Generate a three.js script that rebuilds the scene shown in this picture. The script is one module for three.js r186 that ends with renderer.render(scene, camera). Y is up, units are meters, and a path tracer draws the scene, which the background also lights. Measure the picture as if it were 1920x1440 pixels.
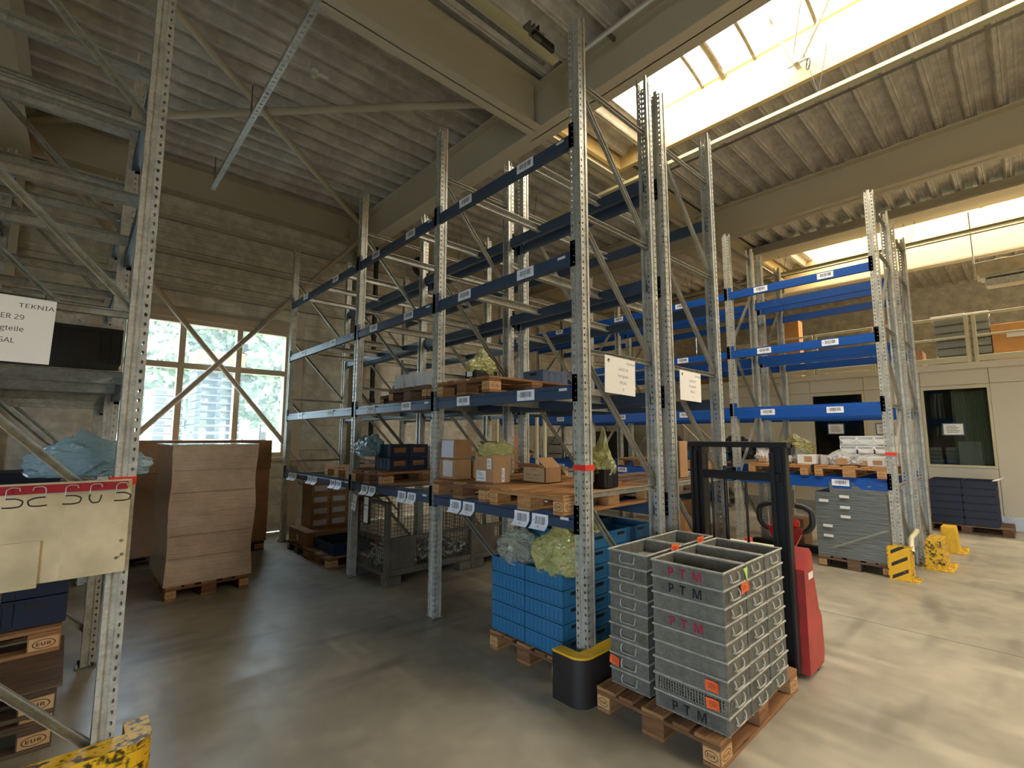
import * as THREE from 'three';
import { mergeGeometries } from 'three/addons/utils/BufferGeometryUtils.js';
import { RectAreaLightUniformsLib } from 'three/addons/lights/RectAreaLightUniformsLib.js';
import { FontLoader } from 'three/addons/loaders/FontLoader.js';
import { TextGeometry } from 'three/addons/geometries/TextGeometry.js';
import { ImprovedNoise } from 'three/addons/math/ImprovedNoise.js';

// ---------------------------------------------------------------- camera, sky, daylight, exposure
RectAreaLightUniformsLib.init();
const scene = new THREE.Scene();
const renderer = new THREE.WebGLRenderer({ antialias: true });
renderer.toneMapping = THREE.LinearToneMapping;
renderer.toneMappingExposure = 1.6;
renderer.shadowMap.enabled = true;
const YAW = 42.55 * Math.PI / 180, PITCH = 6.3 * Math.PI / 180;
const camera = new THREE.PerspectiveCamera(2 * Math.atan(720 / 893) * 180 / Math.PI, 4 / 3, 0.05, 300);
camera.position.set(0, 1.74, 0);
camera.lookAt(Math.sin(YAW) * Math.cos(PITCH), 1.74 + Math.sin(PITCH), -Math.cos(YAW) * Math.cos(PITCH));
const SKY = new THREE.Color(0.66, 0.82, 1.0).multiplyScalar(10);
scene.background = SKY;                                   // even bright overcast sky beyond the side window
const DAY = new THREE.Color(1.0, 0.94, 0.84);             // daylight that has passed the aged opal rooflight sheets
function areaLight(name, x, y, z, w, len, I) {            // lies just under a rooflight band and shines down
  const l = new THREE.RectAreaLight(DAY, I, w, len);
  l.name = name; l.position.set(x, y, z); l.rotation.x = -Math.PI / 2; scene.add(l);
}
areaLight('skylight_daylight', 5.54, 6.82, 6.8, 1.7, 22.2, 6.5);
areaLight('skylight_daylight', 13.55, 6.82, 6.8, 1.7, 22.2, 6.5);

// ---------------------------------------------------------------- helpers
let seed = 20231;
const rnd = () => { seed = (seed + 0x6D2B79F5) | 0; let t = Math.imul(seed ^ (seed >>> 15), 1 | seed); t = (t + Math.imul(t ^ (t >>> 7), 61 | t)) ^ t; return ((t ^ (t >>> 14)) >>> 0) / 4294967296; };
const rr = (a, b) => a + (b - a) * rnd();
const V = (x, y, z) => new THREE.Vector3(x, y, z);
const names = {};
const numbered = n => { const k = names[n] = (names[n] ?? -1) + 1; return k ? n + '_' + String(k).padStart(3, '0') : n; };

function boxUV(g) {                                        // uv in metres by the dominant axis of each face
  const p = g.attributes.position, n = g.attributes.normal, uv = new Float32Array(p.count * 2);
  for (let i = 0; i < p.count; i += 3) {
    const ax = Math.abs(n.getX(i) + n.getX(i + 1) + n.getX(i + 2)), ay = Math.abs(n.getY(i) + n.getY(i + 1) + n.getY(i + 2)), az = Math.abs(n.getZ(i) + n.getZ(i + 1) + n.getZ(i + 2));
    for (let k = i; k < i + 3; k++) {
      const x = p.getX(k), y = p.getY(k), z = p.getZ(k);
      if (ax >= ay && ax >= az) { uv[2 * k] = z; uv[2 * k + 1] = y; } else if (ay >= az) { uv[2 * k] = x; uv[2 * k + 1] = z; } else { uv[2 * k] = x; uv[2 * k + 1] = y; }
    }
  }
  g.setAttribute('uv', new THREE.BufferAttribute(uv, 2));
}
function clean(g) {
  if (g.index) g = g.toNonIndexed();
  for (const k of Object.keys(g.attributes)) if (k !== 'position' && k !== 'normal') g.deleteAttribute(k);
  if (!g.attributes.normal) g.computeVertexNormals();
  return g;
}
function J(...gs) { const g = mergeGeometries(gs.flat(9).map(clean)); boxUV(g); return g; }
const bb = (x0, x1, y0, y1, z0, z1) => new THREE.BoxGeometry(x1 - x0, y1 - y0, z1 - z0).translate((x0 + x1) / 2, (y0 + y1) / 2, (z0 + z1) / 2);
const bx = (w, h, d, x = 0, y = 0, z = 0) => new THREE.BoxGeometry(w, h, d).translate(x, y, z);
function tris(list) {                                       // list of vertex triples -> flat shaded geometry
  const g = new THREE.BufferGeometry(); g.setAttribute('position', new THREE.Float32BufferAttribute(list.flat(2), 3)); g.computeVertexNormals(); return g;
}
function cb(w, h, d, c = 0.004, x = 0, y = 0, z = 0) {      // chamfered box, 44 triangles
  const H = [w / 2, h / 2, d / 2], out = [], v = (a, s) => s.map((q, i) => q * (i === a ? H[i] : H[i] - c));
  const put = (a, b, e) => {
    const u = [0, 1, 2].map(i => b[i] - a[i]), t = [0, 1, 2].map(i => e[i] - a[i]);
    const n = [u[1] * t[2] - u[2] * t[1], u[2] * t[0] - u[0] * t[2], u[0] * t[1] - u[1] * t[0]];
    const m = n[0] * (a[0] + b[0] + e[0]) + n[1] * (a[1] + b[1] + e[1]) + n[2] * (a[2] + b[2] + e[2]);
    out.push(m < 0 ? [a, e, b] : [a, b, e]);
  };
  for (let a = 0; a < 3; a++) {
    const b = (a + 1) % 3, k = (a + 2) % 3;
    for (const s of [-1, 1]) {
      const q = [[-1, -1], [1, -1], [1, 1], [-1, 1]].map(([i, j]) => { const t = [0, 0, 0]; t[a] = s; t[b] = i; t[k] = j; return v(a, t); });
      put(q[0], q[1], q[2]); put(q[0], q[2], q[3]);
      for (const r of [-1, 1]) {
        const e = (ax, j) => { const t = [0, 0, 0]; t[a] = s; t[b] = r; t[k] = j; return v(ax, t); };
        put(e(a, -1), e(a, 1), e(b, 1)); put(e(a, -1), e(b, 1), e(b, -1));
      }
    }
  }
  for (const i of [-1, 1]) for (const j of [-1, 1]) for (const k of [-1, 1]) put(v(0, [i, j, k]), v(1, [i, j, k]), v(2, [i, j, k]));
  return tris(out).translate(x, y, z);
}
const cbb = (x0, x1, y0, y1, z0, z1, c = 0.004) => cb(x1 - x0, y1 - y0, z1 - z0, c, (x0 + x1) / 2, (y0 + y1) / 2, (z0 + z1) / 2);
const UP = V(0, 1, 0);
function along(g, a, b) {                                   // turns a geometry built along y (centred) onto the segment a-b
  const A = V(...a), B = V(...b), d = B.clone().sub(A).normalize(), m = new THREE.Matrix4();
  let w = Math.abs(d.z) < 0.9 ? V(0, 0, 1) : V(1, 0, 0);
  const x = d.clone().cross(w).normalize(); w = x.clone().cross(d).normalize();
  m.makeBasis(x, d, w).setPosition(A.add(B).multiplyScalar(0.5));
  return g.applyMatrix4(m);
}
const dist = (a, b) => Math.hypot(a[0] - b[0], a[1] - b[1], a[2] - b[2]);
const rod = (a, b, r, n = 8) => along(new THREE.CylinderGeometry(r, r, dist(a, b), n), a, b);
const bar = (a, b, w, d) => along(new THREE.BoxGeometry(w, dist(a, b), d), a, b);
function channel(a, b, w, d, t = 0.003) {                   // C section brace
  const L = dist(a, b);
  return along(mergeGeometries([bx(w, L, t, 0, 0, -d / 2), bx(t, L, d, -w / 2, 0, 0), bx(t, L, d, w / 2, 0, 0)]), a, b);
}
const tube = (pts, r, n = 24, s = 8, closed = false) => new THREE.TubeGeometry(new THREE.CatmullRomCurve3(pts.map(p => V(...p)), closed, 'catmullrom', 0.3), n, r, s, closed);
function ex(pts, depth) {                                   // polygon in xy extruded along +z
  return new THREE.ExtrudeGeometry(new THREE.Shape(pts.map(p => new THREE.Vector2(...p))), { depth, bevelEnabled: false });
}
const poly = (n, r, x = 0, y = 0, ry = r, rot = 0) => [...Array(n)].map((_, i) => { const a = rot + i * 2 * Math.PI / n; return [x + r * Math.cos(a), y + ry * Math.sin(a)]; });
function perf(cw, ch, holes, nx, ny) {                      // sheet of nx x ny cells of cw x ch with the given holes, in xy from the origin, facing +z
  const s = new THREE.Shape([[0, 0], [cw, 0], [cw, ch], [0, ch]].map(p => new THREE.Vector2(...p)));
  for (const h of holes) s.holes.push(new THREE.Path(h.map(p => new THREE.Vector2(...p))));
  const c = new THREE.ShapeGeometry(s).toNonIndexed().attributes.position.array, n = c.length, out = new Float32Array(n * nx * ny);
  let o = 0;
  for (let j = 0; j < ny; j++) for (let i = 0; i < nx; i++) for (let k = 0; k < n; k += 3) { out[o++] = c[k] + i * cw; out[o++] = c[k + 1] + j * ch; out[o++] = 0; }
  const g = new THREE.BufferGeometry(); g.setAttribute('position', new THREE.BufferAttribute(out, 3)); g.computeVertexNormals(); return g;
}
const rect = (x0, x1, y0, y1) => { const g = new THREE.PlaneGeometry(x1 - x0, y1 - y0).toNonIndexed(); return g.translate((x0 + x1) / 2, (y0 + y1) / 2, 0); };

function mesh(parent, name, geo, mat, label) {
  const m = new THREE.Mesh(geo, mat); m.name = parent === scene ? numbered(name) : name; m.castShadow = m.receiveShadow = true;
  if (label) m.userData.label = label;
  parent.add(m); return m;
}
function tag(o, label, category, group) { o.userData.label = label; o.userData.category = category; if (group) o.userData.group = group; return o; }
function thing(name, label, category, x = 0, y = 0, z = 0, ry = 0, group) {
  const o = new THREE.Group(); o.name = numbered(name); o.position.set(x, y, z); o.rotation.y = ry; scene.add(o);
  return tag(o, label, category, group);
}
const stock = {};
function copy(key, build, label, x, y, z, ry = 0, group) {  // first use places the built thing itself, later uses clone it with its parts
  let o = stock[key];
  if (!o) { o = build(); stock[key] = o.clone(true); } else { const base = o.name.replace(/_\d{3}$/, ''); o = o.clone(true); o.name = numbered(base); scene.add(o); delete o.userData.group; }
  o.position.set(x, y, z); o.rotation.set(0, ry, 0); o.userData.label = label; if (group) o.userData.group = group;
  return o;
}
function struct(name, parent = scene) { const o = new THREE.Group(); o.name = parent === scene ? numbered(name) : name; o.userData.kind = 'structure'; parent.add(o); return o; }

// ---------------------------------------------------------------- textures
function noiseGrid(n) { const a = new Float32Array(n * n); for (let i = 0; i < n * n; i++) a[i] = rnd(); return (x, y) => {
  x = ((x % n) + n) % n; y = ((y % n) + n) % n; const i = Math.floor(x), j = Math.floor(y), u = x - i, v = y - j, s = u * u * (3 - 2 * u), t = v * v * (3 - 2 * v), i1 = (i + 1) % n, j1 = (j + 1) % n;
  return (a[j * n + i] * (1 - s) + a[j * n + i1] * s) * (1 - t) + (a[j1 * n + i] * (1 - s) + a[j1 * n + i1] * s) * t; }; }
const NG = noiseGrid(64);
const fbm = (u, v, f, o = 4, fy = f) => { let s = 0, a = 0.5, t = 0; for (let i = 0; i < o; i++) { s += a * NG(u * f * 2 ** i + 17 * i, v * fy * 2 ** i + 31 * i); t += a; a *= 0.5; } return s / t; };  // f must divide 64 in steps of two to tile
function tex(w, h, metresX, metresY, fn, srgb = true) {
  const d = new Uint8Array(w * h * 4);
  for (let j = 0; j < h; j++) for (let i = 0; i < w; i++) { const c = fn(i / w, j / h, i, j), k = (j * w + i) * 4; for (let q = 0; q < 3; q++) d[k + q] = Math.max(0, Math.min(255, Math.round((c[q] ?? c[0]) * 255))); d[k + 3] = 255; }
  const t = new THREE.DataTexture(d, w, h); t.wrapS = t.wrapT = THREE.RepeatWrapping; t.magFilter = THREE.LinearFilter; t.repeat.set(1 / metresX, 1 / metresY); if (srgb) t.colorSpace = THREE.SRGBColorSpace; t.needsUpdate = true; return t;
}
function canvasTex(w, h, draw) {
  const c = document.createElement('canvas'); c.width = w; c.height = h; draw(c.getContext('2d'), w, h);
  const t = new THREE.CanvasTexture(c); t.colorSpace = THREE.SRGBColorSpace; t.magFilter = THREE.LinearFilter; return t;
}
const std = (color, roughness = 0.6, metalness = 0, more = {}) => new THREE.MeshStandardMaterial({ color, roughness, metalness, side: THREE.DoubleSide, ...more });
const phys = o => new THREE.MeshPhysicalMaterial({ side: THREE.DoubleSide, ...o });

const grey = (k, b = 0) => [k, k, k + b];
const tFloor = tex(1024, 1024, 8, 8, (u, v) => {
  const big = fbm(u, v, 4, 4), mid = fbm(u + 0.3, v + 0.7, 16, 4), fine = fbm(u, v, 64, 2);
  let k = 0.66 + 0.16 * (big - 0.5) + 0.16 * (mid - 0.5) + 0.10 * (fine - 0.5);
  const scuff = fbm(u * 1 + 0.15, v, 8, 3, 32); if (scuff > 0.62) k -= (scuff - 0.62) * 0.5;
  const pale = fbm(u, v + 0.4, 32, 3, 8); if (pale > 0.64) k += (pale - 0.64) * 0.5;
  return [k * 1.0, k * 0.965, k * 0.89];
});
const tFloorR = tex(512, 512, 4, 4, (u, v) => [0.22 + 0.30 * fbm(u, v, 8, 5) + 0.08 * fbm(u, v, 64, 2)], false);
const tFloorB = tex(512, 512, 2.5, 2.5, (u, v) => [fbm(u, v, 8, 5)], false);
const tZinc = tex(256, 256, 0.7, 0.7, (u, v) => { const k = 0.80 + 0.22 * (fbm(u, v, 16, 3) - 0.5) + 0.14 * (fbm(u, v, 64, 2) - 0.5); return [k, k, k * 0.985]; });
const tZincR = tex(256, 256, 0.5, 0.5, (u, v) => [0.40 + 0.35 * fbm(u, v, 16, 4)], false);
const tWood = tex(512, 256, 1.1, 0.35, (u, v) => {
  const g = fbm(u, v, 4, 4, 32), f = fbm(u, v, 8, 3, 64), kn = Math.max(0, fbm(u, v, 8, 2) - 0.72) * 2;
  const k = 0.78 + 0.34 * (g - 0.5) + 0.22 * (f - 0.5) - kn * 0.6; return [k, k * (0.93 - kn * 0.1), k * 0.86];
});
const tCard = tex(256, 256, 0.6, 0.6, (u, v) => { const k = 0.92 + 0.12 * (fbm(u, v, 8, 4) - 0.5) + 0.03 * Math.sin(u * 2 * Math.PI * 60); return [k, k * 0.99, k * 0.97]; });
const tDirt = tex(256, 256, 0.9, 0.9, (u, v) => { const k = 0.92 + 0.3 * (fbm(u, v, 8, 5) - 0.5); return [k, k, k]; });
const tGrime = tex(512, 512, 0.45, 0.45, (u, v) => { const a = fbm(u, v, 16, 5), b = fbm(u, v, 8, 4, 64); const k = a > 0.68 || b > 0.74 ? 0.3 : 1 - 0.3 * Math.max(0, a - 0.5) * 8; return [k, k, k]; });
const tFilmB = tex(512, 512, 0.8, 0.6, (u, v) => [0.5 * fbm(u, v, 4, 4, 64) + 0.5 * fbm(u + 0.2, v, 8, 3, 32)], false);
const tKick = tex(128, 128, 0.12, 0.12, (u, v) => { const s = (Math.floor(u * 4) + Math.floor(v * 4)) % 2, x = (u * 4) % 1 - 0.5, y = (v * 4) % 1 - 0.5, d = s ? Math.abs(x + y) * 2.2 + Math.abs(x - y) * 0.7 : Math.abs(x - y) * 2.2 + Math.abs(x + y) * 0.7; return [d < 0.6 ? 1 : 0]; }, false);

const M = {
  floor: phys({ color: 0xe2dccd, map: tFloor, roughnessMap: tFloorR, roughness: 0.95, bumpMap: tFloorB, bumpScale: 0.0012, specularIntensity: 1.0 }),
  joint: std(0x4a4640, 0.9), wall: std(0xd8cfb8, 0.55, 0, { map: tDirt }), wallDark: std(0xb0a68f, 0.6), office: std(0xd6ccb2, 0.55), officeJoint: std(0x6d675a, 0.8),
  roof: std(0xd2cbbb, 0.5, 0, { map: tDirt }), steelBeam: std(0xc2b699, 0.5), curb: std(0xc9b078, 0.55), frame: std(0xb8a487, 0.5), kick: std(0xb9b8b2, 0.35, 0.6, { bumpMap: tKick, bumpScale: 0.002 }),
  zinc: std(0xe4e2d6, 0.7, 0.3, { map: tZinc, roughnessMap: tZincR }), zincDark: std(0xa6a294, 0.55, 0.75, { map: tZinc }),
  navy: std(0x3a4a60, 0.38), blue: std(0x1450a0, 0.4), brace: std(0xd0ccbc, 0.5, 0.45, { map: tZinc }), dark: std(0x1c1c1e, 0.5), black: std(0x121214, 0.45),
  wood: [0xb98d5e, 0xa67a4e, 0xc49a68, 0x97714c].map(c => std(c, 0.8, 0, { map: tWood })), oldWood: [0x8a735b, 0x7a644e, 0x97826a].map(c => std(c, 0.85, 0, { map: tWood })), brightWood: [0xd9a668, 0xcf9a5c, 0xe0b27a].map(c => std(c, 0.75, 0, { map: tWood })),
  card: [0xb5895c, 0xa87c50, 0xc0956a, 0x9d7450].map(c => std(c, 0.8, 0, { map: tCard })), cardInside: std(0x8f6d49, 0.9), orangeCard: std(0xd39a5a, 0.75, 0, { map: tCard }), whiteCard: std(0xd5d3cf, 0.7, 0, { map: tCard }),
  tape: phys({ color: 0xb99a70, roughness: 0.25, clearcoat: 0.6 }), paper: std(0xdfdcd2, 0.7), crateBlue: std(0x2f6c94, 0.5), crateBlueDark: std(0x16293f, 0.45), crateNavy: std(0x161f33, 0.5), crateBlack: std(0x17181b, 0.45), crateGrey: std(0x55657a, 0.5),
  crateSteel: std(0x9a978c, 0.6, 0.45, { map: tZinc }), yellow: std(0xe3b21c, 0.45, 0, { map: tGrime }), yellowClean: std(0xf0bd1d, 0.4, 0, { map: tDirt }), guardBlack: std(0x2a2523, 0.6, 0, { map: tDirt }),
  red: std(0xb5352c, 0.42, 0, { map: tDirt }), redStrip: std(0x9e2230, 0.35), redTape: std(0xe23a2a, 0.4), orange: std(0xf2662e, 0.6), lime: std(0xbfe06a, 0.6), beige: std(0xd6c49c, 0.5, 0, { map: tDirt }), cream: std(0xd3cba4, 0.45), white: std(0xe6e4dc, 0.5),
  bag: phys({ color: 0xdcd893, roughness: 0.22, transmission: 0.55, thickness: 0, specularIntensity: 1 }), bagBlue: phys({ color: 0xa9c6cf, roughness: 0.25, transmission: 0.5, thickness: 0 }), bagClear: phys({ color: 0xd9dccb, roughness: 0.14, transmission: 0.7, thickness: 0 }),
  film: phys({ color: 0xc4a88a, map: tCard, roughness: 0.5, clearcoat: 1, clearcoatRoughness: 0.18, bumpMap: tFilmB, bumpScale: 0.006 }),
  wrap: phys({ color: 0x666c68, roughness: 0.45, clearcoat: 1, clearcoatRoughness: 0.16, bumpMap: tFilmB, bumpScale: 0.014 }),
  glass: phys({ color: 0xf2f8fa, roughness: 0.3, transmission: 1, thickness: 0 }), officeGlass: phys({ color: 0x9aa39c, roughness: 0, transmission: 1, thickness: 0 }), glow: std(0xffffff, 0.6, 0, { emissive: new THREE.Color(1, 0.95, 0.84), emissiveIntensity: 1.5 }),
  clearPlastic: phys({ color: 0xb9bdb4, roughness: 0.15, transmission: 0.45, thickness: 0 }), hose: std(0x241d1a, 0.6),
};

// ---------------------------------------------------------------- the setting
const ZB = -9.6, ZF = 20, XL = -6, XR = 19.7, XO = 13, BEAMS = [-0.86, 4.27, 9.4, 14.53];
{
  const f = struct('floor');
  for (const [x0, x1] of [[XL, 5.678], [5.686, XR]]) mesh(f, 'floor_slab', J(bb(x0, x1, -0.1, 0, ZB, ZF)), M.floor);
  mesh(f, 'slab_joint', J(bb(5.67, 5.69, -0.1, -0.008, ZB, ZF)), M.joint);
}
{ // liner tray cladding of the back wall, tray by tray, left open at the window
  const w = struct('wall_back'), xs = [XL, ...BEAMS, XR], RH = 0.49;
  const tray = (x0, x1, y0, y1, m = M.wall) => {
    const g = [bb(x0 + 0.003, x1 - 0.003, y0 + 0.012, y1, -0.05, 0), bb(x0, x1, y0, y0 + 0.014, -0.05, -0.02)];
    if (y1 - y0 > 0.3) for (const k of [0.33, 0.66]) g.push(bb(x0 + 0.01, x1 - 0.01, y0 + (y1 - y0) * k - 0.006, y0 + (y1 - y0) * k + 0.006, 0, 0.005));
    const o = mesh(w, 'wall_panel', J(g), m); o.position.z = ZB; return o;
  };
  for (let r = 0; r < 14; r++) {
    const y0 = r * RH, y1 = Math.min(y0 + RH, 6.42);
    for (let b = 0; b < 5; b++) {
      const hit = b === 1 && y1 > 1.36 && y0 < 3.82;
      if (!hit) { tray(xs[b], xs[b + 1], y0, y1); continue; }
      tray(xs[1], 0.4, y0, y1); tray(3.0, xs[2], y0, y1);
      if (y0 < 1.36 && y1 > 1.36) tray(0.4, 3.0, y0, 1.36);
      if (y1 > 3.82 && y0 < 3.82) tray(0.4, 3.0, 3.82, y1, M.wallDark);
    }
  }
  for (const [x0, x1, y0, y1] of [[XL, 0.38, 0, 6.8], [3.02, XR, 0, 6.8], [0.38, 3.02, 0, 1.34], [0.38, 3.02, 3.84, 6.8]]) mesh(w, 'outer_wall', J(bb(x0, x1, y0, y1, ZB - 0.3, ZB - 0.052)), M.wallDark);
  // ribbed outer skin seen above the window: a finer ribbed strip in front of the trays
  const rib = []; for (let y = 3.95; y < 5.75; y += 0.12) rib.push(bb(XL, 14.5, y, y + 0.045, ZB, ZB + 0.018));
  mesh(w, 'wall_rib', J(rib), M.wall);
  for (const y of [4.18, 4.78, 5.38]) mesh(w, 'wall_rail', J(bb(XL, 14.5, y, y + 0.07, ZB, ZB + 0.07)), M.wallDark);
}
{ // window in the back wall: three columns of two panes
  const w = struct('window_1'), X = [0.46, 1.255, 2.11, 2.94], T = 0.045;
  const fr = [];
  for (const x of X) fr.push(cbb(x - T, x + T, 1.36, 3.72, ZB - 0.14, ZB + 0.03));
  for (const y of [1.40, 2.93, 3.70]) fr.push(cbb(X[0] - T, X[3] + T, y - 0.05, y + 0.05, ZB - 0.13, ZB + 0.02));
  mesh(w, 'window_frame', J(fr), M.frame);
  mesh(w, 'lintel', J(cbb(0.36, 3.04, 3.72, 3.86, ZB - 0.14, ZB + 0.05)), M.frame);
  mesh(w, 'window_sill', J(cbb(0.36, 3.04, 1.30, 1.36, ZB - 0.14, ZB + 0.1)), M.frame);
  for (let i = 0; i < 3; i++) for (const [y0, y1] of [[1.45, 2.88], [2.98, 3.65]]) { const p = mesh(w, 'pane', rect(X[i] + T, X[i + 1] - T, y0, y1), M.glass); p.position.z = ZB - 0.06; }
  const post = struct('trim_1'); mesh(post, 'wall_post', J(cbb(3.04, 3.2, 0, 4.0, ZB, ZB + 0.12), rod([3.12, 3.75, ZB + 0.12], [3.12, 3.75, ZB + 0.14], 0.02), rod([3.12, 3.62, ZB + 0.12], [3.12, 3.62, ZB + 0.14], 0.02)), M.frame);
}
{ const l = struct('wall_left'); mesh(l, 'wall_panel', J(bb(XL - 0.2, XL, 0, 6.8, ZB, 0.2), bb(XL - 0.2, XL, 0, 6.8, 4.0, ZF), bb(XL - 0.2, XL, 3.4, 6.8, 0.2, 4.0)), M.wall);
  const gate = struct('added_door_1'); mesh(gate, 'added_gate_frame', J(cbb(XL - 0.22, XL + 0.03, 0, 3.4, 0.14, 0.24), cbb(XL - 0.22, XL + 0.03, 0, 3.4, 3.96, 4.06), cbb(XL - 0.22, XL + 0.03, 3.34, 3.44, 0.14, 4.06), cbb(XL + 0.02, XL + 0.4, 3.46, 3.86, 0.1, 4.1)), M.frame);  // open roller gate added out of view to bring daylight onto the near floor
  const r = struct('wall_right'); mesh(r, 'wall_panel', J(bb(XR, XR + 0.2, 0, 6.8, ZB, ZF)), M.wall);
  const f = struct('wall_front'); mesh(f, 'wall_panel', J(bb(XL, XR, 0, 6.8, ZF, ZF + 0.2)), M.wall); }
{ // roof deck: trapezoidal sheets, each three ribs wide
  const c = struct('ceiling'), P = 0.33, Y = 6.36;
  const prof = []; for (let i = 0; i < 3; i++) { const z = i * P; prof.push([z, Y + 0.13], [z + 0.02, Y + 0.13], [z + 0.06, Y + 0.02], [z + 0.075, Y + 0.005], [z + 0.085, Y + 0.016], [z + 0.115, Y + 0.016], [z + 0.125, Y + 0.005], [z + 0.14, Y + 0.02], [z + 0.18, Y + 0.13], [z + 0.235, Y + 0.13], [z + 0.245, Y + 0.122], [z + 0.275, Y + 0.122], [z + 0.285, Y + 0.13]); }
  prof.push([0.99, Y + 0.13]);
  const made = {};
  const sheet = (x0, x1, z) => {
    const L = +(x1 - x0).toFixed(3);
    if (!made[L]) {
      const t = []; for (let i = 0; i + 1 < prof.length; i++) { const [z0, y0] = prof[i], [z1, y1] = prof[i + 1], a = [0, y0, z0], b = [L, y0, z0], d = [L, y1, z1], e = [0, y1, z1]; t.push([a, b, d], [a, d, e]); }
      made[L] = J(tris(t));
    }
    const m = mesh(c, 'roof_sheet', made[L], M.roof); m.position.set(x0, 0, z);
  };
  for (let i = 0; i < 30; i++) {
    const z = ZB + i * 0.99, open = z > -4.4 && z < 17.8;
    for (const [x0, x1] of [[XL, -0.86], [-0.86, 4.27]]) sheet(x0, x1, z);
    for (const [x0, x1] of open ? [[4.27, 4.62], [6.44, 9.4], [9.4, 12.5], [14.53, XR]] : [[4.27, 9.4], [9.4, 14.53], [14.53, XR]]) sheet(x0, x1, z);
  }
  const z0 = -4.32, z1 = 18;
  for (const [a, b, d, e] of [[XL, 4.6, ZB, ZF], [6.46, 12.5, ZB, ZF], [14.6, XR, ZB, ZF], [4.6, 6.46, ZB, z0], [4.6, 6.46, z1, ZF], [12.5, 14.6, ZB, z0], [12.5, 14.6, z1, ZF]]) mesh(c, 'roof_board', J(bb(a, b, 6.52, 6.6, d, e)), M.roof);
  mesh(c, 'roof_board', J(bb(XL - 0.2, XL, 6.4, 6.6, ZB, ZF), bb(XL, XR, 6.42, 6.6, ZB - 0.3, ZB)), M.roof);
}
{ // rolled steel roof beams, trimmers and columns
  const I = (w, h, t, L) => J(bx(w, t, L, 0, t / 2, 0), bx(w, t, L, 0, h - t / 2, 0), bx(t * 0.7, h, L, 0, h / 2, 0));
  const main = I(0.28, 0.64, 0.022, ZF - ZB);
  BEAMS.forEach(x => { const s = struct('trim_2'); const m = mesh(s, 'roof_beam', main, M.steelBeam); m.position.set(x, 5.70, (ZF + ZB) / 2); });
  const cross = (x0, x1, y, z, h, w = 0.24) => { const s = struct('trim_3'); const m = mesh(s, 'cross_beam', I(w, h, 0.018, x1 - x0), M.steelBeam); m.rotation.y = Math.PI / 2; m.position.set((x0 + x1) / 2, y, z); };
  cross(-0.72, 4.13, 5.70, -4.08, 0.62); cross(XL, -1.0, 5.70, -4.08, 0.62); cross(XL, 14.4, 5.82, ZB + 0.14, 0.54, 0.26); cross(4.41, 9.26, 6.0, -4.42, 0.36); cross(9.54, 14.39, 6.0, -4.42, 0.36); cross(-0.72, 4.13, 5.70, 1.0, 0.62);
  const col = I(0.2, 0.2, 0.015, 5.7);
  BEAMS.forEach(x => { const s = struct('trim_4'); const m = mesh(s, 'column', col, M.steelBeam); m.rotation.x = -Math.PI / 2; m.position.set(x, 2.85, ZB + 0.22); });
  // wall and roof wind bracing tubes with gusset plates
  const br = struct('trim_5'), zb = ZB + 0.28;
  for (const [a, b] of [[[-0.75, 6.0, zb], [4.2, 0.02, zb]], [[4.15, 5.85, zb + 0.07], [-0.75, 0.02, zb + 0.07]]]) mesh(br, 'wind_brace', J(rod(a, b, 0.042, 12)), M.frame);
  mesh(br, 'gusset_plate', J(bx(0.3, 0.3, 0.012, 4.1, 5.85, zb + 0.02), bx(0.3, 0.3, 0.012, -0.72, 5.85, zb + 0.02)), M.frame);
  const rb = struct('trim_6');
  for (const [a, b] of [[[-0.75, 6.14, -4.5], [4.15, 6.14, -9.2]], [[-0.75, 6.2, -9.25], [4.15, 6.2, -4.25]]]) mesh(rb, 'roof_brace', J(rod(a, b, 0.05, 12)), M.steelBeam);
}
function skylight(n, x0, x1) { // barrel rooflight band: curb, bars and opal sheets
  const s = struct('window_' + n), z0 = -4.32, z1 = 18, y0 = 6.17, yg = 6.85;
  for (const [a, b] of [[x0 - 0.05, x0], [x1, x1 + 0.05]]) { mesh(s, 'curb', J(bb(a, b, 6.385, yg, z0, z1)), M.curb); mesh(s, 'curb_trim', J(bb(a - 0.012, b + 0.012, y0, 6.375, z0, z1)), M.curb); }
  for (const z of [z0, z1]) { mesh(s, 'curb', J(bb(x0 - 0.05, x1 + 0.05, 6.385, yg, z - 0.05, z)), M.curb); mesh(s, 'curb_trim', J(bb(x0 - 0.06, x1 + 0.06, y0, 6.375, z - 0.06, z + 0.01)), M.curb); }
  const arc = f => { const a = (f - 0.5) * 2; return [x0 + (x1 - x0) * f, yg + 0.16 * (1 - a * a)]; }, N = 8;
  const bars = [], glaz = (za, zb) => { const t = []; for (let i = 0; i < N; i++) { const [xa, ya] = arc(i / N), [xb, yb] = arc((i + 1) / N); t.push([[xa, ya, za], [xb, yb, za], [xb, yb, zb]], [[xa, ya, za], [xb, yb, zb], [xa, ya, zb]]); } return J(tris(t)); };
  let z = z0, k = 0; const step = 0.728;
  const one = glaz(0, step);
  for (; z < z1 - 0.1; z += step, k++) {
    const p = mesh(s, 'skylight_sheet', one, M.glow); p.position.z = z;
    const thick = k % 3 === 2, g = []; for (let i = 0; i < N; i++) { const [xa, ya] = arc(i / N), [xb, yb] = arc((i + 1) / N); g.push(bar([xa, ya - 0.04, z], [xb, yb - 0.04, z], 0.03, 0.035)); if (thick) g.push(rod([xa, ya - 0.05, z + 0.3], [xb, yb - 0.05, z + 0.3], 0.045, 8)); }
    if (k) mesh(s, 'glazing_bar', J(g), M.zincDark);
  }
}
skylight(2, 4.66, 6.42); skylight(3, 12.68, 14.42);
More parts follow.
